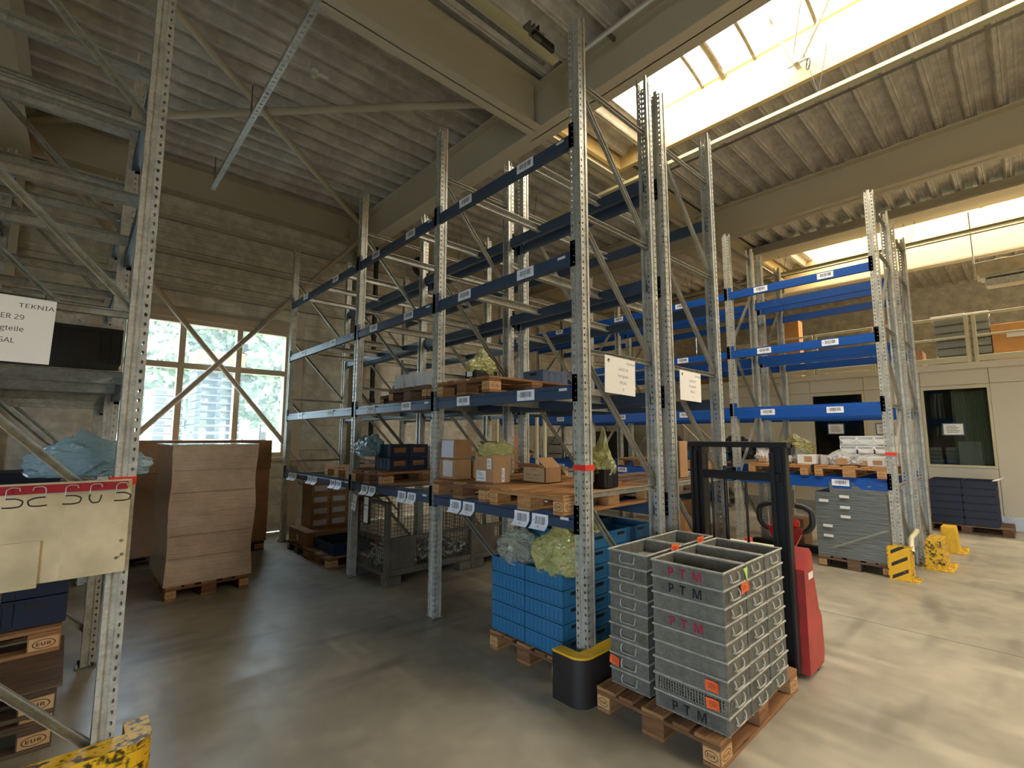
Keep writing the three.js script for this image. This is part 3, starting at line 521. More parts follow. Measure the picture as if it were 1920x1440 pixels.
// ---------------------------------------------------------------- pallet of blue crates in the first bay of row B
addPallet('mid', 'reddish pallet under the blue crate stack behind the black guard', 3.29, 0, -2.805);
const H5 = 0.118;
[0, 1, 2, 3].forEach(cx => [0, 1].forEach(cz => {
  const n = cx ? 7 : 5, x = 2.855 + cx * 0.3, z = -2.605 - cz * 0.4;
  for (let k = 0; k < n; k++) copy('blueCrate', () => { const t = plasticCrate('plastic_crate', '', 0.392, H5, 0.292, M.crateBlue); return t; }, `blue ribbed plastic crate on the pallet behind the guard, level ${['one', 'two', 'three', 'four', 'five', 'six', 'seven'][k]} of the ${['aisle side', 'second', 'third', 'innermost'][cx]} column, ${cz ? 'far' : 'near'} half`.replace('on the pallet behind the guard, level', 'behind the guard, level'), x, 0.144 + k * H5, z, Math.PI / 2, undefined);
}));
bag('plastic_bag', 'crumpled yellowish plastic bag on the blue crates, nearer the upright', 0.36, 0.3, 0.44, 1.3, M.bag, 2.86, 0.70, -2.56, { peaks: [[0.2, -0.3, 0.5, 0.5]] });
bag('plastic_bag', 'crumpled clear plastic bag on the blue crates, farther from the upright', 0.34, 0.26, 0.4, 4.1, M.bagClear, 2.86, 0.70, -3.0, { peaks: [[-0.1, 0.2, 0.4, 0.4]] });
bag('plastic_bag', 'yellowish bag on the taller blue crate column', 0.26, 0.16, 0.4, 7.7, M.bag, 3.15, 0.95, -2.62);
{ // upright protectors
  const guard = (name, label, cat, body, cap, pts, x, z, h) => { const t = thing(name, label, cat, x, 0, z);
    const P = pts.map(([a, b]) => [a, -b]);
    mesh(t, 'guard_body', J(ex(P, h - 0.012).rotateX(-Math.PI / 2)), body);
    const cx = pts.reduce((s, p) => s + p[0], 0) / pts.length;
    mesh(t, 'guard_top', J(ex(P, 0.014).rotateX(-Math.PI / 2).translate(0, h - 0.012, 0)), cap);
    return t; };
  const arc = (cx, cz, r, a0, a1, n = 8) => [...Array(n + 1)].map((_, i) => { const a = a0 + (a1 - a0) * i / n; return [cx + r * Math.cos(a), cz + r * Math.sin(a)]; });
  // outline in x, z about the corner of the upright: leg along the aisle, rounded corner, leg across the rack end
  const L = (xo, xi, zo, zi, zEnd, xEnd, s) => [[xo, zEnd], ...arc(xo + s * 0.1, zo - 0.1, 0.1, s > 0 ? Math.PI : 0, Math.PI / 2).map(p => p), [xEnd, zo], [xEnd, zi], [xi, zi], [xi, zEnd]];
  const a = guard('upright_guard', 'black upright guard with yellow top at the foot of row B', 'guard', M.guardBlack, M.yellowClean, L(-0.09, 0.0, 0.1, 0.0, -0.16, 0.38, 1), 2.595, -2.165, 0.31);
  mesh(a, 'bolt_hole', J(rod([-0.045, 0.3105, 0.03], [-0.045, 0.3115, 0.03], 0.012, 12), rod([0.1, 0.3105, 0.05], [0.1, 0.3115, 0.05], 0.012, 12), rod([0.28, 0.3105, 0.05], [0.28, 0.3115, 0.05], 0.012, 12)), M.black);
  const b = guard('upright_guard', 'worn yellow upright guard at the bottom left edge', 'guard', M.yellow, M.yellow, L(0.1, 0.0, 0.13, 0.0, -0.13, -0.75, -1), 0.295, -3.085, 0.31);
  mesh(b, 'bolt_hole', J(rod([0.045, 0.3105, -0.02], [0.045, 0.3115, -0.02], 0.012, 12), rod([-0.1, 0.3105, 0.06], [-0.1, 0.3115, 0.06], 0.013, 12), rod([-0.4, 0.3105, 0.06], [-0.4, 0.3115, 0.06], 0.013, 12)), M.black);
}
// ---------------------------------------------------------------- pedestrian stacker truck behind the crates
{
  const t = thing('stacker_truck', 'red pedestrian stacker truck with a black mast beside the steel crates', 'stacker', 3.95, 0, -1.64);
  for (const s of [-1, 1]) {
    mesh(t, 'mast_column', J(cbb(-0.03, 0.05, 0.06, 1.66, s * 0.32 - 0.055, s * 0.32 - 0.03), cbb(-0.03, 0.05, 0.06, 1.66, s * 0.32 + 0.03, s * 0.32 + 0.055), cbb(0.0, 0.02, 0.06, 1.66, s * 0.32 - 0.05, s * 0.32 + 0.05), cbb(-0.06, -0.03, 0.06, 1.62, s * 0.3 - 0.03, s * 0.3 + 0.0)), M.black);
    mesh(t, 'lift_cylinder', J(rod([0.11, 0.1, s * 0.30], [0.11, 1.0, s * 0.30], 0.03, 12), rod([0.11, 1.0, s * 0.30], [0.11, 1.6, s * 0.30], 0.018, 12), cbb(0.05, 0.16, 1.6, 1.68, s * 0.34 - 0.05, s * 0.34 + 0.05), cbb(0.06, 0.15, 1.2, 1.34, s * 0.33 - 0.035, s * 0.33 + 0.035)), M.black);
    mesh(t, 'fork', J(cbb(-1.12, 0.0, 0.03, 0.085, s * 0.2 - 0.08, s * 0.2 + 0.08)), M.dark);
  }
  mesh(t, 'crossbar', J(cbb(-0.03, 0.1, 1.655, 1.70, -0.39, 0.39)), M.black); mesh(t, 'crossbar', J(cbb(-0.02, 0.04, 1.40, 1.465, -0.33, 0.33)), M.black);
  mesh(t, 'chain', J(rod([0.04, 0.3, -0.22], [0.04, 1.42, -0.22], 0.01, 6), rod([0.05, 0.3, 0.05], [0.05, 1.42, 0.05], 0.01, 6), rod([0.07, 0.2, -0.12], [0.07, 1.5, -0.12], 0.016, 6)), M.black);
  const side = [[0.08, 0.03], [0.4, 0.03], [0.43, 0.1], [0.42, 0.36], [0.36, 0.44], [0.3, 0.66], [0.27, 0.86], [0.22, 0.9], [0.16, 0.84], [0.1, 0.78], [0.08, 0.76]];
  for (const z of [0.31, -0.42]) mesh(t, 'side_cowl', J(ex(side, 0.11).translate(0, 0, z)), M.red);
  mesh(t, 'motor_cover', J(cbb(0.12, 0.5, 0.1, 0.78, -0.31, 0.31, 0.03)), M.red); mesh(t, 'battery_lid', J(cbb(0.13, 0.5, 0.782, 0.83, -0.3, 0.3, 0.02)), M.cream);
  mesh(t, 'stop_button', J(rod([0.42, 0.83, -0.1], [0.42, 0.85, -0.1], 0.012, 12), rod([0.42, 0.85, -0.1], [0.42, 0.872, -0.1], 0.03, 16)), M.redTape);
  mesh(t, 'tiller_arm', J(ex([[-0.07, 0.0], [0.07, 0.0], [0.055, 0.45], [0.16, 0.66], [-0.16, 0.66], [-0.055, 0.45]], 0.05).rotateY(Math.PI / 2).translate(1.0, 0.24, 0)), M.red);
  mesh(t, 'tiller_loop', J(tube([[1.03, 0.88, -0.17], [1.03, 0.95, -0.225], [1.03, 1.06, -0.22], [1.03, 1.1, -0.15], [1.03, 1.11, 0], [1.03, 1.1, 0.15], [1.03, 1.06, 0.22], [1.03, 0.95, 0.225], [1.03, 0.88, 0.17], [1.03, 0.86, 0]], 0.026, 60, 10, true)), M.dark);
  mesh(t, 'tiller_head', J(cbb(1.0, 1.06, 0.9, 0.98, -0.12, 0.12, 0.02), cbb(1.0, 1.05, 1.09, 1.14, -0.02, 0.02, 0.008)), M.redTape);
  mesh(t, 'caster', J(rod([0.3, 0.06, 0.35], [0.3, 0.06, 0.41], 0.06, 16), rod([0.3, 0.06, -0.41], [0.3, 0.06, -0.35], 0.06, 16), rod([-0.95, 0.035, 0.16], [-0.95, 0.035, 0.24], 0.034, 12), rod([-0.95, 0.035, -0.24], [-0.95, 0.035, -0.16], 0.034, 12)), M.dark);
  const dec = mesh(t, 'warning_label', J(rect(0.16, 0.27, 0.68, 0.73)), M.paper); dec.position.z = 0.4215;
}
// ---------------------------------------------------------------- signs
function signTex(letter) { return canvasTex(512, 384, (c, w, h) => {
  c.fillStyle = '#e9e3d6'; c.fillRect(0, 0, w, h); c.textAlign = 'center'; c.fillStyle = '#3c3934';
  c.font = '34px sans-serif'; c.save(); c.translate(430, 62); c.scale(1.35, 1); c.fillText('TEKNIA', 0, 0); c.restore();
  c.font = '40px sans-serif'; [['LAGER 29', 135], ['Fertigteile', 205], ['REGAL', 275], [letter, 345]].forEach(([s, y]) => c.fillText(s, 300, y));
  c.beginPath(); c.arc(60, 52, 20, 0, 7); c.fill(); c.fillStyle = '#b9b4a8'; c.beginPath(); c.arc(67, 58, 11, 0, 7); c.fill(); }); }
function sign(label, letter, x, y, z, w, h, tilt) {
  const s = thing('rack_sign', label, 'sign', x, y, z); s.rotation.set(0, 0, tilt);
  mesh(s, 'sign_board', J(bx(w, h, 0.003)), M.white);
  const p = mesh(s, 'sign_print', new THREE.PlaneGeometry(w, h), std(0xffffff, 0.55, 0, { map: signTex(letter) })); p.position.z = 0.0022;
  mesh(s, 'cable_tie', J(rod([-w * 0.4, h * 0.46, 0], [-w * 0.4, h / 2 + 0.03, -0.02], 0.002, 5), rod([w * 0.4, h * 0.46, 0], [w * 0.4, h / 2 + 0.03, -0.02], 0.002, 5)), M.dark);
}
sign('white paper sign with the letter B hanging on the end of row B', 'B', 3.093, 2.205, -2.128, 0.4, 0.285, -0.03);
sign('white paper sign with the letter C hanging on the end of row C', 'C', 4.215, 2.205, -2.128, 0.4, 0.275, -0.02);
sign('large white sign with the letter L at the left edge of the photo', 'L', -0.302, 2.225, -3.07, 0.4, 0.3, -0.02);
// ---------------------------------------------------------------- end panel of the left rack with its hooks
{
  const p = thing('end_panel', 'beige board with a red strip fixed to the end of the left rack', 'panel', 0, 0, -3.075);
  mesh(p, 'board', J(cbb(-0.9, 0.238, 1.085, 1.53, -0.01, 0.012, 0.003)), M.beige);
  mesh(p, 'patch_board', J(cbb(-0.6, -0.068, 1.07, 1.275, 0.0125, 0.02, 0.002)), M.beige);
  mesh(p, 'red_strip', J(cbb(-0.9, 0.222, 1.485, 1.522, 0.0125, 0.03, 0.002)), M.redStrip);
  for (const [x, y] of [[0.214, 1.235], [0.22, 1.17], [0.2, 1.155]]) mesh(p, 'screw', J(rod([x, y, 0.012], [x, y, 0.018], 0.007, 10)), M.zincDark);
  const hk = [[-0.18, -1, 'hook at the left edge'], [-0.08, 1, 'hook bent toward the left, second from left'], [0.01, -1, 'hook in the middle of five'], [0.095, 0, 'squared hook, second from right'], [0.19, -1, 'hook nearest the rack upright']];
  hk.forEach(([x, s, lab]) => {
    const o = thing('wire_hook', `black and silver wire ${lab} on the red strip`, 'hook', x, 1.5, -3.04);
    const d = s || -1;
    mesh(o, 'hook_top', J(tube([[-d * 0.03, 0.0, 0.0], [-d * 0.026, 0.014, 0.004], [0, 0.016, 0.008], [d * 0.012, 0.005, 0.01], [d * 0.012, -0.03, 0.012]], 0.0024, 20, 6)), M.zinc);
    mesh(o, 'hook_bend', J(s ? tube([[d * 0.012, -0.03, 0.012], [-d * 0.02, -0.031, 0.022], [-d * 0.042, -0.042, 0.03], [-d * 0.036, -0.062, 0.035], [-d * 0.01, -0.066, 0.038], [d * 0.02, -0.064, 0.04]], 0.0032, 24, 6) : tube([[-0.012, -0.03, 0.012], [-0.014, -0.05, 0.02], [-0.002, -0.068, 0.026], [0.02, -0.066, 0.03], [0.026, -0.05, 0.032], [0.028, -0.034, 0.034]], 0.0032, 24, 6)), M.black);
  });
}
const wrapTape = (label, x, z) => { const t = thing('red_tape', label, 'tape', x, 1.52, z); mesh(t, 'tape_band', J(bb(-0.053, 0.053, -0.02, 0.02, 0.0525, 0.0535), bb(-0.053, -0.052, -0.02, 0.02, -0.053, 0.0535), bb(0.052, 0.053, -0.02, 0.02, -0.053, 0.0535)), M.redTape); return t; };

// ---------------------------------------------------------------- goods in row B, first bay
const L1 = 1.187, L2 = 2.125, T = 0.146;
addPallet('bright', 'light slatted pallet on the lowest beams of row B beside the near upright', 3.16, L1, -2.66);
addPallet('mid', 'pallet carrying stacked cartons on the lowest beams of row B', 3.2, L1, -3.56);
const white = M.whiteCard, PF = L1 + T;
const printTex = canvasTex(256, 128, (c, w, h) => { c.fillStyle = '#b2946c'; c.fillRect(0, 0, w, h); c.strokeStyle = c.fillStyle = '#3b2f24'; c.font = '17px sans-serif'; c.fillText('MADE IN', 20, 78); c.fillText('ITEM  QTY', 120, 78); c.fillText('LOT NO', 90, 24); c.fillRect(16, 60, 220, 2); c.fillRect(16, 98, 180, 3); });
const PRINT = std(0xffffff, 0.8, 0, { map: printTex });
carton('tan carton with a tape strip, low box under the foil faced one', 0.2, 0.19, 0.26, 2.80, PF, -3.88, { mat: M.card[0], prints: [['-x', 0.02, 0.1, 0.16, 0.15, white]], tape: 'x' });
const foil = carton('tilted carton with a shiny white front beside the second upright', 0.2, 0.185, 0.25, 2.80, PF + 0.192, -3.87, { mat: M.card[1], prints: [['-x', 0, 0.095, 0.2, 0.165, phys({ color: 0xc9ccd6, roughness: 0.2, clearcoat: 1 })]] });
foil.rotation.z = -0.02;
carton('small tan carton half hidden behind the low taped one', 0.2, 0.17, 0.22, 3.05, PF, -3.86, { mat: M.card[2] });
carton('tan carton with shipping labels and a plastic bag on its top', 0.2, 0.24, 0.26, 2.82, PF, -3.33, { mat: M.card[2], prints: [['-x', -0.04, 0.06, 0.13, 0.09], ['-x', 0.07, 0.17, 0.06, 0.09], ['z', 0.01, 0.07, 0.035, 0.12]] });
bag('plastic_bag', 'wrinkled yellowish bag lying on the labelled carton', 0.34, 0.12, 0.28, 2.2, M.bag, 2.86, PF + 0.23, -3.33, { peaks: [[0.7, -0.2, 0.7, 0.5]] });
bag('plastic_bag', 'small clear bag between the labelled carton and the open carton', 0.2, 0.13, 0.2, 3.9, M.bagClear, 3.08, PF, -3.52);
carton('open tan carton with printed side on the light slatted pallet', 0.21, 0.135, 0.28, 3.17, PF, -3.05, { mat: M.card[0], open: [-0.9, 1.9, 2.3, 1.2], prints: [['-x', 0, 0.07, 0.25, 0.12, PRINT]] });
copy('binBlack', () => plasticCrate('storage_bin', '', 0.28, 0.15, 0.185, M.crateBlack, { ribs: 4 }), 'black bin holding a yellow bag on the light slatted pallet', 3.17, PF, -2.43, Math.PI / 2);
const cardW = thing('paper_sheet', 'white paper sheet hanging over the side of the black bin', 'paper', 3.07, PF, -2.45); mesh(cardW, 'sheet', J(bb(-0.004, -0.001, 0.05, 0.155, -0.1, 0.07), bb(-0.004, 0.12, 0.155, 0.157, -0.1, 0.07)), M.paper);
bag('plastic_bag', 'bright yellow plastic bag standing up in the black bin', 0.2, 0.22, 0.3, 5.5, M.bag, 3.17, PF + 0.1, -2.43, { peaks: [[0.1, -0.75, 0.8, 0.5], [0, 0.4, 1.5, 0.6]] });
addPallet('old', 'grey pallet behind the bright yellow bag', 4.35, L1 - 0.002, -2.75);
addPallet('mid', 'pallet with stamped end under the bag filled black bin on the second level', 3.22, L2, -3.55);
copy('binBlack', null, 'black bin with a label and a yellow bag on the second level', 3.14, L2 + T, -3.9, 0);
{ const t = thing('paper_label', 'white label on the black bin of the second level', 'label', 2.997, L2 + T, -3.9); mesh(t, 'sheet', J(bb(-0.002, 0, 0.09, 0.145, -0.06, 0.03), bb(-0.002, 0, 0.0, 0.08, -0.01, 0.02)), M.paper); }
bag('plastic_bag', 'pale yellow bag sticking out of the second level bin', 0.34, 0.2, 0.22, 9.1, M.bag, 3.16, L2 + T + 0.11, -3.9, { peaks: [[-0.1, 0, 1.1, 0.7]] });
copy('binGrey', () => plasticCrate('storage_bin', '', 0.38, 0.14, 0.28, M.crateGrey, { ribs: 4 }), 'grey blue storage bin on the second level beside the near upright', 3.62, L2 + T, -3.42, 0);
// second bay
addPallet('mid', 'red brown pallet carrying dark blue crates with wooden labels', 3.22, L1, -5.42);
addPallet('bright', 'pale pallet on the lowest beams beyond the third upright', 3.3, L1, -6.5);
const woodTag = std(0xb58a5c, 0.8, 0, { map: tWood });
const lv = ['bottom', 'upper'];
[0, 1].forEach(ix => [0, 1].forEach(k => copy('crateTag', () => { const t = plasticCrate('plastic_crate', '', 0.38, 0.155, 0.26, M.crateBlueDark, { ribs: 4 }); const l = mesh(t, 'wooden_label', J(bb(0.19, 0.1915, 0.055, 0.115, -0.08, 0.08)), woodTag); return t; }, `dark blue crate with wooden label, ${lv[k]} of the ${ix ? 'right' : 'left'} pair on the red brown pallet`, 2.95 + ix * 0.265, PF + k * 0.157, -5.42, -Math.PI / 2)));
bag('plastic_bag', 'shiny bluish bag draped over the dark blue crates', 0.3, 0.26, 0.5, 6.3, M.bagBlue, 2.8, PF + 0.16, -5.75, { peaks: [[0.2, 0.6, 0.4, 0.6]] });
addPallet('old', 'pallet with three white boxes on the second level', 3.22, L2, -4.53);
['left', 'middle', 'right'].forEach((w, i) => carton(`white box on the second level pallet, ${w} of the row of three`, 0.2, 0.15, i === 1 ? 0.17 : 0.2, 2.76, L2 + T, -4.78 + i * 0.235, { mat: white }));
addPallet('old', 'pallet under the black crate left of the white boxes', 3.55, L2, -5.38);
copy('crateBlackLow', () => plasticCrate('plastic_crate', '', 0.56, 0.13, 0.38, M.crateBlack), 'black low crate on the second level left of the white boxes', 3.3, L2 + T, -5.4, 0);
// cartons and crates standing on row C, seen through row B
['second', 'third', 'fourth', 'fifth'].forEach((w, i) => addPallet(i % 2 ? 'old' : 'mid', `pallet on the lowest beams of row C, ${w} from the photo's front`, 4.4, L1, -4.72 - i * 0.93 + (i > 1 ? -0.35 : 0)));
carton('open tan carton with raised flaps on row C', 0.42, 0.26, 0.36, 4.15, PF, -4.62, { mat: M.card[1], open: [-0.3, 1.4, 2.0, 0.9] });
copy('tealCrate', () => plasticCrate('plastic_crate', '', 0.4, 0.14, 0.3, std(0x1f5a66, 0.5)), 'teal crate left of the open carton on row C', 4.1, PF, -5.05, Math.PI / 2);
[['small brown carton on row C, right end of the dark row', -5.62, 0.3], ['wide brown carton on row C beside the small one', -6.02, 0.42], ['plain brown carton in the middle of the dark row', -6.5, 0.42], ['brown carton with a pale side in the dark row', -6.98, 0.4], ['brown carton in the far part of the dark row', -7.5, 0.42], ['brown carton farthest left in the dark row', -8.0, 0.4]].forEach(([l, z, w], i) => carton(l, 0.4, [0.2, 0.27, 0.22, 0.25, 0.21, 0.25][i], w, 4.12, PF, z, { mat: M.card[(i * 2 + 1) % 4] }));
carton('upright brown carton in the near bay of row C', 0.16, 0.36, 0.3, 4.55, L1 + T, -2.55, { mat: M.card[2] });
carton('pale flat carton on the second level of row C', 0.5, 0.14, 0.4, 4.3, L2 + 0.002, -4.6, { mat: white });
// floor of the second and third bays
function meshCage(label, x, z) {
  const t = thing('mesh_cage', label, 'cage', x, 0, z), w = 1.24, d = 0.82, h = 0.97, m = std(0x6d675a, 0.6, 0.4, { map: tDirt }), P = (y0, y1) => y0;
  for (const sx of [-1, 1]) for (const sz of [-1, 1]) { mesh(t, 'post', J(cbb(sx * w / 2 - 0.03, sx * w / 2 + 0.03, 0.1, h, sz * d / 2 - 0.03, sz * d / 2 + 0.03, 0.004)), m); mesh(t, 'foot', J(cbb(sx * (w / 2 - 0.09) - 0.1, sx * (w / 2 - 0.09) + 0.1, 0, 0.11, sz * (d / 2 - 0.05) - 0.07, sz * (d / 2 - 0.05) + 0.07, 0.008)), m); }
  mesh(t, 'floor_plate', J(bb(-w / 2, w / 2, 0.11, 0.15, -d / 2, d / 2)), m);
  mesh(t, 'rail', J(bb(-w / 2, w / 2, h - 0.04, h, d / 2 - 0.02, d / 2 + 0.02).translate(0, -0.42, 0), bb(-w / 2, w / 2, h - 0.04, h, -d / 2 - 0.02, -d / 2 + 0.02), bb(-w / 2 - 0.02, -w / 2 + 0.02, h - 0.04, h, -d / 2, d / 2), bb(w / 2 - 0.02, w / 2 + 0.02, h - 0.04, h, -d / 2, d / 2), bb(-w / 2, w / 2, 0.13, 0.19, d / 2 - 0.015, d / 2 + 0.025)), m);
  mesh(t, 'front_plate', J(cbb(-w / 2 + 0.03, -w / 2 + 0.38, 0.19, 0.52, d / 2 - 0.005, d / 2 + 0.012, 0.003)), m);
  const net = [], wire = (a, b) => net.push(bar(a, b, 0.005, 0.005)), st = 0.05;
  for (const [x0, x1, y0, y1, z] of [[-w / 2 + 0.4, w / 2, 0.19, 0.53, d / 2], [-w / 2, w / 2, 0.15, h, -d / 2]]) { for (let q = x0; q <= x1; q += st) wire([q, y0, z], [q, y1, z]); for (let q = y0; q <= y1; q += st) wire([x0, q, z], [x1, q, z]); }
  for (const x of [-w / 2, w / 2]) { for (let q = -d / 2; q <= d / 2; q += st) wire([x, 0.15, q], [x, h, q]); for (let q = 0.15; q <= h; q += st) wire([x, q, -d / 2], [x, q, d / 2]); }
  mesh(t, 'wire_mesh', J(net), m).userData.kind = 'stuff';
  const parts = []; for (let i = 0; i < 220; i++) { const a = rr(0, 6.28), px = rr(-0.55, 0.55), py = 0.17 + rr(0, 0.26) * (1 - Math.abs(px) * 0.5), pz = rr(-0.36, 0.37); parts.push(along(new THREE.CylinderGeometry(0.016, 0.016, 0.08, 6), [px, py, pz], [px + 0.06 * Math.cos(a), py + rr(-0.05, 0.05), pz + 0.06 * Math.sin(a)])); }
  return [t, parts];
}
{ const [t, parts] = meshCage('steel mesh cage full of small parts on the floor of row B', 3.42, -5.62);
  const p = mesh(scene, 'metal_parts', J(parts), M.zinc); p.position.set(3.42, 0, -5.62); p.userData.kind = 'stuff'; p.userData.label = 'loose shiny metal parts heaped in the mesh cage'; p.userData.category = 'parts';
  meshCage('steel mesh cage behind the first cage in the dark', 4.66, -5.6); }
['left', 'right'].forEach((w, i) => { const t = thing('paper_label', `white paper label hanging under the beam, ${w} of two`, 'label', 2.655, 1.02, i ? -5.47 : -5.78); t.rotation.set(i ? 0.03 : 0.25, 0, 0); mesh(t, 'sheet', J(bb(-0.002, 0, i ? -0.3 : -0.2, 0, -0.055, 0.055)), M.paper); mesh(t, 'print', J(bb(-0.0035, -0.002, -0.1, -0.09, -0.04, 0.04), bb(-0.0035, -0.002, -0.15, -0.146, -0.04, 0.03)), M.dark); });
addPallet('old', 'pallet with the wide low carton in the dark third bay', 3.2, 0, -7.62);
addPallet('mid', 'pallet with the open dark blue crate in the third bay', 3.2, 0, -6.82);
carton('wide low brown carton on the floor pallet of the third bay', 0.78, 0.2, 0.76, 3.0, 0.146, -7.62, { mat: M.card[1], prints: [['-x', 0.0, 0.09, 0.07, 0.08]] });
for (let r = 0; r < 4; r++) for (let k = 0; k < 3; k++) { const t = thing('tray_carton', `brown tray carton with pale window, row ${['one', 'two', 'three', 'four'][r]} from the bottom, ${['left', 'middle', 'right'][k]} column`, 'box', 2.9 + k * 0.29, 0.35 + r * 0.172, -7.72); mesh(t, 'box_body', J(cb(0.285, 0.168, 0.4, 0.004, 0, 0.084, 0)), M.card[1]); mesh(t, 'window_print', J(bb(-0.1, 0.1, 0.04, 0.12, 0.2, 0.2015)), M.whiteCard); }
copy('crateLow', () => plasticCrate('plastic_crate', '', 0.6, 0.15, 0.72, M.crateBlueDark), 'open dark blue crate low on the floor of the third bay', 2.98, 0.146, -6.82, 0);
copy('crateDark', () => plasticCrate('plastic_crate', '', 0.46, 0.32, 0.5, M.crateBlueDark), 'deep dark blue crate behind the blue crate stack, top one', 4.2, 0.47, -2.78, 0);
copy('crateDark', null, 'deep dark blue crate behind the blue crate stack, lower one', 4.2, 0.147, -2.78, 0);
addPallet('old', 'pallet under the deep dark blue crates', 4.32, 0, -2.78);

// ---------------------------------------------------------------- cartons by the back window
{ const w = 0.83, h = 1.5, d = 1.18;
  addPallet('mid', 'pallet under the film wrapped carton block', 1.245, 0, -6.95, Math.PI / 2);
  const t = thing('wrapped_pallet_load', 'tall block of cartons wrapped in shiny film by the window', 'carton block', 1.245, 0.146, -6.95);
  const waist = y => 0.02 * Math.cos((y - 0.5) * 12) * (y < 0.95 ? 1 : 0.4) + (Math.abs(y - 0.46) < 0.03 ? -0.012 : 0) + 0.02 * y;
  mesh(t, 'wrapped_block', wrapGeo(w, h, d, 2.2, 0.012, waist), M.film);
  mesh(t, 'top_edge', J(cbb(-w / 2 - 0.03, w / 2 + 0.03, h - 0.01, h + 0.008, -d / 2, d / 2)), M.bagClear);
  for (const y of [0.28, 0.52, 0.98, 1.22]) mesh(t, 'carton_seam', J(bb(-w / 2 + 0.02, w / 2 - 0.02, y, y + 0.004, d / 2 + 0.012, d / 2 + 0.016)), M.cardInside);
}
addPallet('old', 'pallet under the right large carton by the window', 1.72, 0, -8.62); addPallet('old', 'pallet under the left large carton by the window', 0.44, 0, -8.62);
carton('large brown carton with lid by the window, right of two', 1.2, 1.53, 0.9, 1.73, 0.146, -8.62, { mat: M.card[1], lid: 0.44 });
carton('large brown carton with lid and white label, left of two', 1.24, 1.53, 0.9, 0.47, 0.146, -8.62, { mat: M.card[3], lid: 0.44, prints: [['z', 0.26, 1.18, 0.13, 0.17]] });

// ---------------------------------------------------------------- goods in the left rack
addPallet('old', 'lowest pallet in the stack under the left rack', -0.56, 0, -4.3); addPallet('old', 'second pallet in the stack under the left rack', -0.56, 0.146, -4.28);
addPallet('old', 'third pallet in the stack under the left rack, topped with a board', -0.56, 0.292, -4.02);
{ const t = thing('plywood_board', 'brown plywood board lying on the third pallet', 'board', -0.56, 0.438, -3.98); mesh(t, 'sheet', J(cbb(-0.62, 0.62, 0, 0.012, -0.42, 0.42, 0.002)), M.oldWood[1]); }
addPallet('mid', 'top pallet of the stack under the left rack', -0.56, 0.452, -4.5);
[0, 1].forEach(k => copy('crateNavy', () => plasticCrate('plastic_crate', '', 0.39, 0.17, 0.29, M.crateNavy), `dark navy crate under the beige panel, ${lv[k]} one`, -0.09, 0.6 + k * 0.172, -4.35, Math.PI / 2));
carton('brown carton left of the dark navy crates', 0.36, 0.3, 0.4, -0.46, 0.6, -4.35, { mat: M.card[3] });
carton('dark box on the first level of the left rack', 0.5, 0.35, 0.4, -0.28, 1.202, -3.75, { mat: std(0x1b1f2c, 0.6) });
bag('plastic_bag', 'pale plastic bag poking out of the left rack above the panel', 0.46, 0.19, 0.2, 8.4, M.bagBlue, 0.08, 1.53, -3.42, { peaks: [[-0.2, 0, 0.5, 0.6]] });
for (const [x, w] of [[-0.3, 'left'], [0.02, 'right']]) copy('crateLeft', () => { const t = plasticCrate('plastic_crate', '', 0.3, 0.2, 0.4, M.crateBlack); const b = mesh(t, 'perforated_strip', J(perf(0.02, 0.02, [dia(0.01, 0.01, 0.006)], 6, 3).translate(-0.13, 0.2, 0.16), perf(0.02, 0.02, [dia(0.01, 0.01, 0.006)], 3, 3).translate(0.08, 0.2, 0.16)), M.zinc); return t; }, `black crate with steel strip on the second level of the left rack, ${w} one`, x, 2.132, -3.6, 0);
addPallet('old', 'pallet on the second level of the left rack', -0.4, 2.132, -4.6); addPallet('old', 'pallet on the first level of the left rack', -0.4, 1.202, -5.8);

// ---------------------------------------------------------------- blue racks: goods and guards
addPallet('bright', 'bright pallet with small sacks on the blue rack, near end', 8.22, 1.202, -1.70); addPallet('bright', 'bright pallet with sacks on the blue rack, left of the near one', 8.22, 1.202, -2.58);
const BT = 1.348;
function sackPack(label, x, y, z, w, h, d, s) { const t = thing('goods_bundle', label, 'bundle', x, y, z); mesh(t, 'pack', blobGeo(w, h, d, s), M.whiteCard); const c = mesh(t, 'tag_card', J(bb(-w / 2 - 0.008, -w / 2 - 0.004, h * 0.06, h * 0.5, -d * 0.1, d * 0.35)), M.card[2]); return t; }
sackPack('white paper sack with card tag, left sack on the near pallet', 7.95, BT, -1.85, 0.3, 0.19, 0.3, 1.1); sackPack('flatter white sack with card tag beside the left sack', 7.95, BT, -1.58, 0.3, 0.14, 0.26, 2.7);
carton('small pale carton at the left corner of the near pallet', 0.16, 0.13, 0.1, 7.95, BT, -2.03, { mat: white }); carton('low grey carton with tag at the right of the near pallet', 0.3, 0.12, 0.22, 7.93, BT, -1.41, { mat: M.paper, prints: [['-x', 0, 0.05, 0.1, 0.06, M.card[2]]] });
